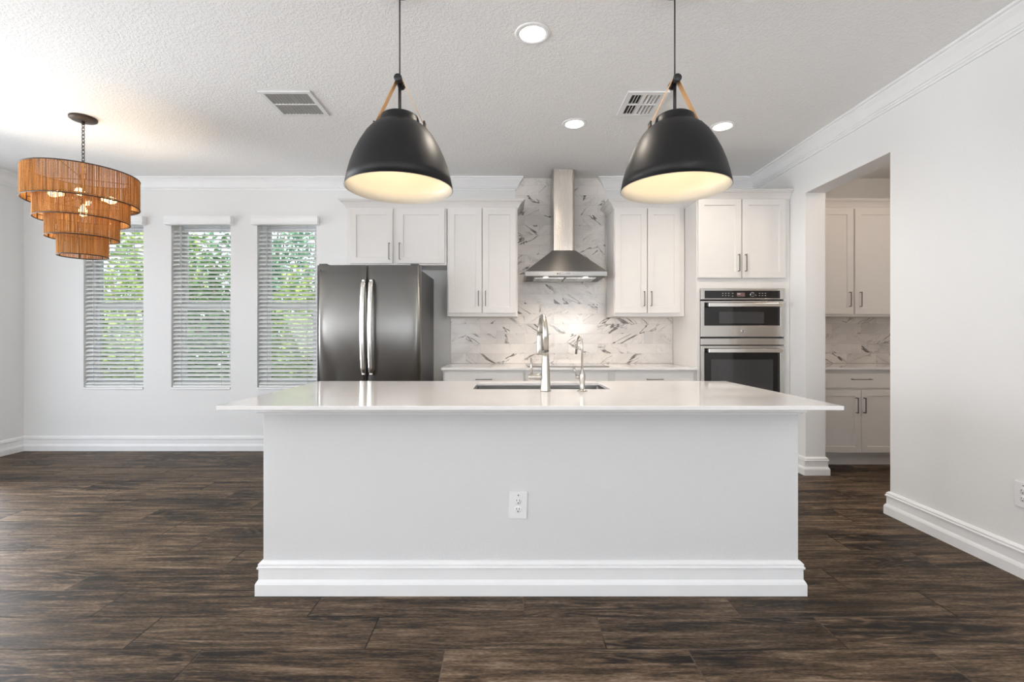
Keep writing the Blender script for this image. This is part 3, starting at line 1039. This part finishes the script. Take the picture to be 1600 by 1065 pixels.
for i in range(6):
    bx = .46 + i * .022
    t.part('button', MB().lathe([(0, -.004), (.0055, -.004), (.006, 0), (0, 0)], (bx, HF - .0002, (zb + zf) / 2), 14, axis='Y'), 'black' if i == 0 else 'bright_steel', bd)
for s in (0, 1):
    a, b = (hc - .30, hc - .006) if s == 0 else (hc + .006, hc + .30)
    fm = MB().box(a, b, HF + .11, YT - .06, zb - .006, zb - .001)
    for q in range(8):
        yy = HF + .125 + q * .036
        fm.box(a + .012, b - .012, yy, yy + .016, zb - .010, zb - .006)
    t.part('grease_filter', fm, 'steel_h')
    lx = hc - .19 if s == 0 else hc + .19
    t.part('hood_light', MB().lathe([(0, -.005), (.022, -.005), (.025, -.003), (.025, -.0016), (0, -.0016)], (lx, HF + .065, zb), 24), 'hood_lens')
    lamp('hood_lamp', 'SPOT', (lx, HF + .10, zb - .015), 5.0, (1.0, .82, .62), (radians(8), 0, 0), t.o, spot_size=radians(120), spot_blend=.8, shadow_soft_size=.03)

# ------------------------------------------------------------------ refrigerator
FX0, FX1, FRY = -1.656, -.765, 4.10
t = Thing('refrigerator', 'dark stainless french-door refrigerator beside the window', 'refrigerator', ((FX0 + FX1) / 2, 4.5, 0))
t.part('fridge_body', MB().box(FX0 + .006, FX1 - .006, FRY + .085, 4.895, .03, 1.783), 'fridge_side', bevel=.006)
FM = X(572.8, FRY)


def bowed(x0, x1, z0, z1):
    n = 14
    mid, half = (FX0 + FX1) / 2, (FX1 - FX0) / 2
    fr_ = []
    for i in range(n + 1):
        x = x0 + (x1 - x0) * i / n
        q = (x - mid) / half
        e = min(i, n - i)
        y = FRY + .014 * q * q + (.010 if e == 0 else (.002 if e == 1 and n > 4 else 0))
        fr_.append((x, y))
    poly = fr_ + [(x1, FRY + .078), (x0, FRY + .078)]
    return MB().prism(poly, 'Z', z0, z1, smooth=True)


for s, (a, b) in enumerate(((FX0, FM - .003), (FM + .003, FX1))):
    d = t.part('door', bowed(a, b, .735, 1.812), 'dark_steel')
    d.data.shade_flat() if False else None
    hx = X(566.3, 4.05) if s == 0 else X(578.3, 4.05)
    secs = []
    nn = 24
    vs, fs = [], []
    for i in range(nn + 1):
        q = i / nn
        z = .863 + (1.689 - .863) * q
        bow = 1 - (2 * q - 1) ** 2
        endk = max(0, 1 - min(q, 1 - q) / .03)
        y = FRY - .030 - .042 * bow + .028 * endk
        w = .0205
        ring = [(-w, .006), (-w * .8, -.006), (0, -.009), (w * .8, -.006), (w, .006), (0, .008)]
        vs += [(hx + p, y + r, z) for p, r in ring]
    for i in range(nn):
        for j in range(6):
            fs.append((i * 6 + j, i * 6 + (j + 1) % 6, (i + 1) * 6 + (j + 1) % 6, (i + 1) * 6 + j))
    fs += [tuple(range(6)), tuple(range(nn * 6, nn * 6 + 6))]
    hb = MB().add(vs, fs, True)
    hd = t.part('handle', hb, 'bright_steel', d)
    for zc in (.885, 1.667):
        t.part('handle_mount', MB().box(hx - .012, hx + .012, FRY - .030, FRY + .004, zc - .016, zc + .016), 'bright_steel', hd, bevel=.003)
    if s == 0:
        t.part('badge', MB().lathe([(0, -.002), (.0085, -.002), (.0085, 0), (0, 0)], (X(499.5, FRY), FRY + .013, Z(421.5, FRY)), 20, axis='Y').box(X(503.2, FRY), X(505.6, FRY), FRY + .009, FRY + .012, Z(422.3, FRY), Z(420.6, FRY)), 'fridge_side', d)
dr = t.part('freezer_drawer', bowed(FX0, FX1, .07, .728), 'dark_steel')
t.part('handle', MB().tube([(FX0 + .12, FRY + .004, .66), (FX0 + .12, FRY - .045, .66), (FX1 - .12, FRY - .045, .66), (FX1 - .12, FRY + .004, .66)], .014, 12), 'bright_steel', dr)
for s in (-1, 1):
    xx = FX0 + .05 if s < 0 else FX1 - .05
    t.part('hinge_cover', MB().box(xx - .035, xx + .035, FRY + .02, FRY + .16, 1.8125, 1.826), 'fridge_side', bevel=.004)
    for yy in (FRY + .14, 4.84):
        t.part('foot', MB().cyl((xx, yy, .0005), (xx, yy, .029), .022, n=16), 'black')

# ------------------------------------------------------------------ oven tower
TX0, TX1, TY = 1.7165, 2.567, 4.36
OX0, OX1 = 1.750, 2.511
OZ0, OZ1 = .470, 1.632
t = Thing('oven_cabinet', 'full-height white cabinet holding the built-in double oven', 'cabinet', ((TX0 + TX1) / 2, 4.68, 0))
t.part('face_frame', MB().cells([TX0, OX0 - .002, OX1 + .002, TX1], [0, OZ0 - .003, OZ1 + .003, 2.445], [(OX0 - .002, OX1 + .002, OZ0 - .003, OZ1 + .003)], 'Y', TY, TY + .02), 'cabinet')
t.part('side_panel', MB().box(TX0, TX0 + .018, TY + .0205, BK, 0, 2.445), 'cabinet')
t.part('side_panel', MB().box(TX1 - .018, TX1, TY + .0205, BK, 0, 2.445), 'cabinet')
t.part('top_panel', MB().box(TX0 + .0185, TX1 - .0185, TY + .0205, BK, 2.425, 2.445), 'cabinet')
t.part('shelf', MB().box(TX0 + .0185, TX1 - .0185, TY + .0205, BK, OZ1 + .012, OZ1 + .030), 'cabinet')
t.part('shelf', MB().box(TX0 + .0185, TX1 - .0185, TY + .0205, BK, OZ0 - .030, OZ0 - .012), 'cabinet')
yd = TY - .021
zd = (Z(434, yd), Z(310.5, yd))
for i, (a, b) in enumerate(((X(1091, yd), X(1158.6, yd)), (X(1160.2, yd), X(1228, yd)))):
    d = t.part('door', MB().shaker(a, b, zd[0], zd[1], yd, .020, .056), 'cabinet')
    pull(t, (X(1155, 4.32) if i == 0 else X(1166, 4.32)), Z(423, 4.32), Z(397.5, 4.32), yd - .0005, d)
d = t.part('drawer', MB().shaker(X(1091, yd), X(1228, yd), .12, .44, yd, .020, .056), 'cabinet')
pull(t, .30, 2.05, 2.21, yd - .0005, d, True)
t.part('crown', MB().sweep(CABCROWN, [(TX0, BK), (TX0, TY), (TX1, TY)]), 'cabinet')

t = Thing('wall_oven', 'stainless built-in microwave and oven combination with black glass', 'oven', ((OX0 + OX1) / 2, 4.6, OZ0))
t.part('oven_body', MB().box(OX0 + .02, OX1 - .02, TY + .004, 4.90, OZ0 + .01, OZ1 - .01), 'dark')
oy = TY - .022


def oz(py):
    return Z(py, oy)


def ox(px):
    return X(px, oy)


zc0 = oz(467.5)
cp = t.part('control_panel', MB().cells([OX0, ox(1101), ox(1219), OX1], [zc0, oz(466), oz(454), OZ1], [(ox(1101), ox(1219), oz(466), oz(454))], 'Y', oy, TY + .003), 'steel_h', bevel=.0015)
cg = t.part('panel_glass', MB().box(ox(1101) + .0005, ox(1219) - .0005, oy + .002, TY + .002, oz(466) + .0005, oz(454) - .0005), 'black_glass', cp)
t.part('display', MB().box(ox(1151.5), ox(1164), oy + .0005, oy + .0018, oz(463), oz(457)), 'display', cp)
t.part('display_digits', MB().box(ox(1152), ox(1157), oy - .0004, oy + .0004, oz(460), oz(458)), 'print', cp)
t.part('knob', MB().lathe([(0, -.014), (.014, -.014), (.016, -.002), (0, -.002)], (ox(1175.5), oy + .0015, oz(460)), 24, axis='Y'), 'black', cp)
t.part('knob_ring', MB().lathe([(.0165, -.004), (.0205, -.003), (.0205, .0), (.0165, .0)], (ox(1175.5), oy + .0014, oz(460)), 28, axis='Y', closed=True), 'bright_steel', cp)
marks = [(1129.5 + i * 4.6, y) for i in range(3) for y in (458, 461.5)] + [(1145, 458), (1145, 462.5), (1181, 461)] + [(1187 + i * 4.5, y) for i in range(3) for y in (458, 461.5)]
for px, py in marks:
    t.part('key_mark', MB().box(ox(px - .8), ox(px + .8), oy + .0010, oy + .0018, oz(py + .5), oz(py - .5)), 'print', cp)

# microwave door
m0, m1 = oz(526), oz(470)
dm = t.part('microwave_door', MB().cells([OX0, ox(1100.5), ox(1219), OX1], [m0, oz(508.5), oz(472.5), m1], [(ox(1100.5), ox(1219), oz(508.5), oz(472.5))], 'Y', oy, TY + .003), 'steel_h', bevel=.0015)
gw = t.part('door_glass', MB().box(ox(1100.5) + .0005, ox(1219) - .0005, oy + .003, TY + .002, oz(508.5) + .0005, oz(472.5) - .0005), 'black_glass', dm)
t.part('window', MB().box(ox(1123.5), ox(1194), oy + .0014, oy + .0027, oz(505), oz(487)), 'oven_inside', dm)
hz = oz(476.5)
t.part('handle', MB().box(ox(1104), ox(1219), oy - .052, oy - .034, hz - .018, hz + .018).box(ox(1106), ox(1109), oy - .035, oy + .004, hz - .012, hz + .012).box(ox(1214), ox(1217), oy - .035, oy + .004, hz - .012, hz + .012), 'bright_steel', dm, bevel=.004)
bc = (ox(1160.5), oy, oz(517))
t.part('badge', MB().lathe([(0, -.0025), (.0125, -.0025), (.0135, -.0015), (.0135, -.0002), (0, -.0002)], bc, 28, axis='Y'), 'dark_steel', dm)
t.part('badge_ring', MB().lathe([(.0136, -.004), (.0160, -.004), (.0160, -.0002), (.0136, -.0002)], bc, 28, axis='Y', closed=True), 'bright_steel', dm)
t.part('vent_strip', MB().box(OX0 + .02, OX1 - .02, oy + .012, TY + .003, oz(528.4), oz(526.4)), 'dark')
t.part('middle_trim', MB().box(OX0, OX1, oy + .001, TY + .003, oz(538.5), oz(528.6)), 'steel_h', bevel=.0015)
# lower oven door
l0, l1 = OZ0, oz(540)
dl = t.part('oven_door', MB().cells([OX0, ox(1100.5), ox(1219), OX1], [l0, .56, oz(544), l1], [(ox(1100.5), ox(1219), .56, oz(544))], 'Y', oy, TY + .003), 'steel_h', bevel=.0015)
t.part('door_glass', MB().box(ox(1100.5) + .0005, ox(1219) - .0005, oy + .003, TY + .002, .5605, oz(544) - .0005), 'black_glass', dl)
t.part('window', MB().box(ox(1111), ox(1208), oy + .0014, oy + .0027, .66, oz(561.5)), 'oven_inside', dl)
hz = oz(547.5)
t.part('handle', MB().box(ox(1104), ox(1219), oy - .052, oy - .034, hz - .018, hz + .018).box(ox(1106), ox(1109), oy - .035, oy + .004, hz - .012, hz + .012).box(ox(1214), ox(1217), oy - .035, oy + .004, hz - .012, hz + .012), 'bright_steel', dl, bevel=.004)

# ------------------------------------------------------------------ pantry
mono('pantry_backsplash', MB().box(XR2 + .001, XP - .001, YT, YW - .001, TOP, 1.390), 'tile', 'marble subway tile on the pantry wall seen through the opening', 'backsplash')
wall_cabinet('white double-door wall cabinet inside the pantry opening', 2.86, XP - .003, 1.392, [(2.98, X(1333.5, d0)), (X(1336.3, d0), 3.80), (3.815, 4.13)], Z(490.5, d0), 2.437, handle_z=(Z(478.5, 4.62), Z(456.5, 4.62)), inner=.043, crown=[(2.86, BK), (2.86, UY), (XP - .003, UY)])
t = Thing('base_cabinet', 'white base cabinet with drawer and two doors inside the pantry opening', 'cabinet', (3.3, 4.7, 0))
PFY = 4.40
t.part('cabinet_box', MB().prism([(PFY, .105), (PFY, .890), (BK, .890), (BK, 0), (PFY + .06, 0), (PFY + .06, .105)], 'X', 2.80, XP - .003), 'cabinet')
yd = PFY - .021
pm = X(1346.0, yd)
d = t.part('drawer', MB().box(pm - .385, pm + .385, yd, PFY - .001, Z(606, yd), Z(583, yd)), 'cabinet', bevel=.002)
pull(t, Z(592.6, 4.35), X(1334, 4.35), X(1362.5, 4.35), yd - .0005, d, True)
for i, (a, b) in enumerate(((pm - .385, pm - .0015), (pm + .0015, pm + .385))):
    dd = t.part('door', MB().shaker(a, b, Z(707, yd), Z(609, yd), yd, .020, .055), 'cabinet')
    pull(t, (X(1341, 4.35) if i == 0 else X(1353, 4.35)), Z(645, 4.35), Z(622, 4.35), yd - .0005, dd)
mono('pantry_countertop', MB().box(2.78, XP - .002, 4.355, 4.987, .892, TOP - .001), 'quartz', 'white quartz worktop on the pantry base cabinet', 'countertop', bevel=.002)
lamp('pantry_lamp', 'POINT', (3.3, 3.4, 2.6), 9, (1.0, .84, .70), shadow_soft_size=.08)

# ------------------------------------------------------------------ pendants over the island
PY = 2.25
K = .8964


def pz(z):
    return 1.205 + (z - 1.205) * K


outer = [(.085, 2.360), (.096, 2.352), (.101, 2.335), (.103, 2.318), (.110, 2.308), (.128, 2.300), (.148, 2.284), (.175, 2.252), (.207, 2.198), (.232, 2.145), (.252, 2.090), (.267, 2.035), (.279, 1.975)]
outer = [(r * K, pz(z)) for r, z in outer]


def pendant(x, label):
    t = Thing('pendant_lamp', label, 'pendant lamp', (x, PY, outer[-1][1]), 'pair of pendants over the island')
    c = (x, PY, 0)
    t.part('ceiling_canopy', MB().lathe([(0, H - .028), (.052, H - .028), (.060, H - .022), (.060, H - .001), (0, H - .001)], c, 32), 'black')
    t.part('cord', MB().cyl((x, PY, pz(2.55)), (x, PY, H - .026), .0034, n=10), 'black')
    sh = t.part('shade', MB().lathe([(0, outer[0][1])] + outer + [(outer[-1][0] - .004, outer[-1][1])], c, 72), 'shade')
    inner_ = [(r - .004, z - .002) for r, z in outer[::-1]]
    t.part('shade_lining', MB().lathe([(outer[-1][0] - .0015, outer[-1][1] - .0006)] + inner_ + [(0, outer[0][1] - .004)], c, 72), 'cream', sh)
    zk = pz(2.539)
    kn = t.part('knob', MB().lathe([(0, -.045), (.016, -.045), (.0185, -.042), (.0185, -.026), (.011, -.024), (.011, .024), (.0185, .026), (.0185, .042), (.016, .045), (0, .045)], (x, PY, zk), 24, axis='Y'), 'black')
    t.part('cord_grip', MB().cyl((x, PY, zk), (x, PY, zk + .03), .0075, .0055, n=14), 'black')
    t.part('stem', MB().cyl((x, PY, outer[0][1] - .002), (x, PY, zk), .0072, n=14), 'black')
    w, th = .017, .0016
    for s in (-1, 1):
        p = []
        p0 = Vector((x + s * .010, zk + .011))
        p1 = Vector((x + s * .118 * K, pz(2.330)))
        p2 = Vector((x + s * .137 * K, pz(2.300)))
        sect = [Vector((x, zk + .0125)), p0, p1, p2]
        vs, fs = [], []
        for i, q in enumerate(sect):
            dirv = (sect[min(i + 1, 3)] - sect[max(i - 1, 0)]).normalized()
            nrm = Vector((-dirv.y, dirv.x)) * s
            if nrm.y < 0:
                nrm = -nrm
            a = q + nrm * th * 1.5
            b2 = q + nrm * th * .2
            vs += [(a.x, PY - w, a.y), (a.x, PY + w, a.y), (b2.x, PY + w, b2.y), (b2.x, PY - w, b2.y)]
        for i in range(3):
            for j in range(4):
                k = (j + 1) % 4
                fs.append((i * 4 + j, i * 4 + k, (i + 1) * 4 + k, (i + 1) * 4 + j))
        fs += [(0, 1, 2, 3), (12, 13, 14, 15)]
        st = t.part('strap', MB().add(vs, fs), 'leather', label='tan leather strap')
        bx, bz = x + s * .131 * K, pz(2.312)
        t.part('strap_clip', MB().box(bx - .004, bx + .004, PY - .019, PY + .019, bz - .014, bz + .014), 'black', st, bevel=.002)
    t.part('socket', MB().cyl((x, PY, outer[0][1] - .10), (x, PY, outer[0][1] - .005), .022, n=20), 'black')
    zb_ = outer[0][1] - .165
    t.part('light_bulb', MB().lathe([(0, -.045), (.020, -.041), (.036, -.022), (.042, .002), (.036, .026), (.020, .050), (.015, .066), (0, .066)], (x, PY, zb_), 28), 'pendant_bulb')
    lamp('pendant_glow', 'POINT', (x, PY, zb_ - .07), 1.15, (1.0, .84, .62), parent=t.o, shadow_soft_size=.04)
    return t


pendant(X(624.6, PY), 'black dome pendant with leather straps over the refrigerator end of the island')
pendant(X(1054.3, PY), 'black dome pendant with leather straps over the oven end of the island')

# ------------------------------------------------------------------ rattan chandelier
CX, CYY = -3.217, 3.604
t = Thing('chandelier', 'four-tier rattan string chandelier hanging from a chain', 'chandelier', (CX, CYY, 1.80))
c = (CX, CYY, 0)
t.part('ceiling_canopy', MB().lathe([(0, H - .03), (.015, H - .03), (.075, H - .022), (.086, H - .014), (.086, H - .001), (0, H - .001)], c, 40), 'bronze')
t.part('canopy_loop', MB().lathe([(0, H - .055), (.010, H - .052), (.012, H - .030), (0, H - .030)], c, 16), 'bronze')
chn = MB()
nl = 13
zt, zb_ = H - .045, 2.435
for i in range(nl):
    zc = zt - (zt - zb_) * (i + .5) / nl
    ln = (zt - zb_) / nl * .72
    pts, m_ = [], 14
    loop = []
    for j in range(m_ + 1):
        a = 2 * pi * j / m_
        p, q = .0095 * cos(a), ln * sin(a)
        loop.append((CX + (p if i % 2 else 0), CYY + (0 if i % 2 else p), zc + q))
    chn.tube(loop, .0026, 6, caps=False)
t.part('chain', chn, 'bronze')
t.part('top_ring', MB().lathe([(.024 + .004 * cos(a * pi / 4), .004 * sin(a * pi / 4)) for a in range(8)], (CX, CYY, 2.40), 28, axis='Y', closed=True) if False else MB().tube([(CX + .024 * cos(a * pi / 12), CYY, 2.405 + .024 * sin(a * pi / 12)) for a in range(25)], .004, 8, caps=False), 'bronze')
t.part('stem', MB().cyl((CX, CYY, 2.26), (CX, CYY, 2.385), .011, n=14), 'bronze')
hub = t.part('hub', MB().lathe([(0, 2.230), (.045, 2.232), (.055, 2.245), (.055, 2.260), (.02, 2.270), (0, 2.270)], c, 28), 'bronze')
tiers = [(.340, 2.196, 2.420), (.278, 2.068, 2.222), (.2136, 1.936, 2.092), (.148, 1.802, 1.962)]
for ti, (R, zb2, zt2) in enumerate(tiers):
    nstr = int(2 * pi * R / .0054)
    sm_ = MB()
    rnd = random.Random(40 + ti)
    for i in range(nstr):
        a = 2 * pi * (i + rnd.uniform(-.22, .22)) / nstr
        w = .0023 * rnd.uniform(.8, 1.15)
        d = Vector((cos(a), sin(a), 0))
        s = Vector((-sin(a), cos(a), 0))
        p = Vector((CX, CYY, 0)) + d * (R + rnd.uniform(-.0008, .0008))
        q = [p - s * w, p + d * w, p + s * w, p - d * w]
        vs = [(v.x, v.y, zb2) for v in q] + [(v.x, v.y, zt2) for v in q]
        sm_.add(vs, [(0, 1, 5, 4), (1, 2, 6, 5), (2, 3, 7, 6), (3, 0, 4, 7)], True)
    st = t.part('shade_tier', sm_, 'rattan')
    for zz in (zb2, zt2):
        t.part('rim', MB().tube([(CX + (R + .001) * cos(2 * pi * j / 64), CYY + (R + .001) * sin(2 * pi * j / 64), zz) for j in range(65)], .0042, 8, caps=False), 'wire', st)
    for j in range(6):
        a = radians(20 + 60 * j)
        px, py = CX + (R - .006) * cos(a), CYY + (R - .006) * sin(a)
        t.part('rib', MB().cyl((px, py, zb2), (px, py, zt2), .0028, n=8), 'wire', st)
    if ti:
        # spokes that hang the smaller drum from the one above it
        R0 = tiers[ti - 1][0]
        for j in range(6):
            a = radians(20 + 60 * j)
            t.part('spoke', MB().cyl((CX + (R - .004) * cos(a), CYY + (R - .004) * sin(a), zt2), (CX + (R0 - .006) * cos(a), CYY + (R0 - .006) * sin(a), zt2 + .005), .0026, n=8), 'wire', st)
for j in range(3):
    a = radians(50 + 120 * j)
    t.part('support_rod', MB().cyl((CX, CYY, 2.385), (CX + .338 * cos(a), CYY + .338 * sin(a), 2.418), .003, n=8), 'wire')
    t.part('support_rod', MB().cyl((CX, CYY, 2.245), (CX + .336 * cos(a), CYY + .336 * sin(a), 2.198), .003, n=8), 'wire')
for j in range(5):
    if j < 4:
        a = radians(35 + 90 * j)
        d = Vector((cos(a), sin(a), 0))
        p0 = Vector((CX, CYY, 2.250)) + d * .05
        p1 = p0 + d * .055 + Vector((0, 0, .002))
        axis = d
    else:
        p0 = Vector((CX, CYY, 2.232))
        p1 = Vector((CX, CYY, 2.195))
        axis = Vector((0, 0, -1))
    arm = t.part('bulb_arm', MB().cyl(p0, p1, .012, .014, n=14), 'bronze')
    pr = [(.0, .010), (.018, .013), (.045, .026), (.062, .028), (.080, .022), (.092, .008)]
    t.part('light_bulb', MB().tube([p1 + axis * q for q, r in pr], [r for q, r in pr], 18), 'bulb', arm)
    lp = p1 + axis * .05
    lamp('chandelier_glow', 'POINT', lp, 15.0, (1.0, .76, .44), parent=t.o, shadow_soft_size=.03)


# ------------------------------------------------------------------ ceiling fixtures
def downlight(px, py, lab):
    y = (H - EYE) * F / (VY - py)
    x = X(px, y)
    t = Thing('ceiling_light', lab, 'ceiling light', (x, y, H), 'recessed downlights')
    t.part('trim_ring', MB().lathe([(.070, H - .006), (.090, H - .007), (.096, H - .004), (.096, H - .0008), (.070, H - .0008)], (x, y, 0), 40, closed=True), 'trim')
    t.part('lens', MB().lathe([(0, H - .005), (.066, H - .0055), (.069, H - .002), (0, H - .002)], (x, y, 0), 36), 'lens')
    lamp('downlight_beam', 'SPOT', (x, y, H - .02), 40, (1.0, .88, .74), (0, 0, 0), t.o, spot_size=radians(150), spot_blend=.9, shadow_soft_size=.07)


downlight(832, 52, 'round lit downlight in front of the range hood between the pendant cords')
downlight(897.5, 193, 'round lit downlight nearest the hood, beside the slotted air vent')
downlight(1129, 197, 'round lit downlight over the ovens next to a black pendant')

t = Thing('return_vent', 'grey louvered return air grille on the ceiling', 'vent', (-1.515, 3.38, H))
a0, a1, b0, b1 = -1.69, -1.335, 3.20, 3.56
t.part('frame', MB().cells([a0, a0 + .030, a1 - .030, a1], [b0, b0 + .030, 3.372, 3.388, b1 - .030, b1], [(a0 + .03, a1 - .03, b0 + .03, 3.372), (a0 + .03, a1 - .03, 3.388, b1 - .03)], 'Z', H - .010, H - .001), 'vent', bevel=.002)
for (p, q) in ((b0 + .031, 3.371), (3.389, b1 - .031)):
    for i in range(13):
        xx = a0 + .034 + i * .0228
        t.part('louver', MB().prism([(xx, H - .0095), (xx + .003, H - .0095), (xx + .016, H - .002), (xx + .013, H - .002)], 'Y', p, q), 'vent_grey')
t.part('backing', MB().box(a0 + .03, a1 - .03, b0 + .03, b1 - .03, H - .0018, H - .001), 'fridge_side')  # dark sheet standing in for shade in the gaps between louvers

t = Thing('supply_vent', 'white ceiling air register with black slots', 'vent', (.942, 3.38, H))
a0, a1, b0, b1 = .800, 1.085, 3.20, 3.555
t.part('frame', MB().cells([a0, a0 + .040, a1 - .040, a1], [b0, b0 + .040, 3.370, 3.385, b1 - .030, b1], [(a0 + .04, a1 - .04, b0 + .04, 3.370), (a0 + .04, a1 - .04, 3.385, b1 - .03)], 'Z', H - .014, H - .001), 'vent', bevel=.003)
t.part('backing', MB().box(a0 + .04, a1 - .04, b0 + .04, b1 - .03, H - .0018, H - .001), 'dark')
for (p, q) in ((b0 + .041, 3.369), (3.386, b1 - .031)):
    t.part('louver', MB().box(a0 + .112, a0 + .140, p, q, H - .012, H - .004), 'vent')
    for i in range(3):
        xx = a0 + .061 + i * .0215
        t.part('louver', MB().prism([(xx, H - .013), (xx + .004, H - .013), (xx + .008, H - .002), (xx + .004, H - .002)], 'Y', p, q), 'vent')
    for i in range(4):
        xx = a0 + .163 + i * .0255
        t.part('louver', MB().prism([(xx, H - .013), (xx + .004, H - .013), (xx - .009, H - .002), (xx - .013, H - .002)], 'Y', p, q), 'vent')
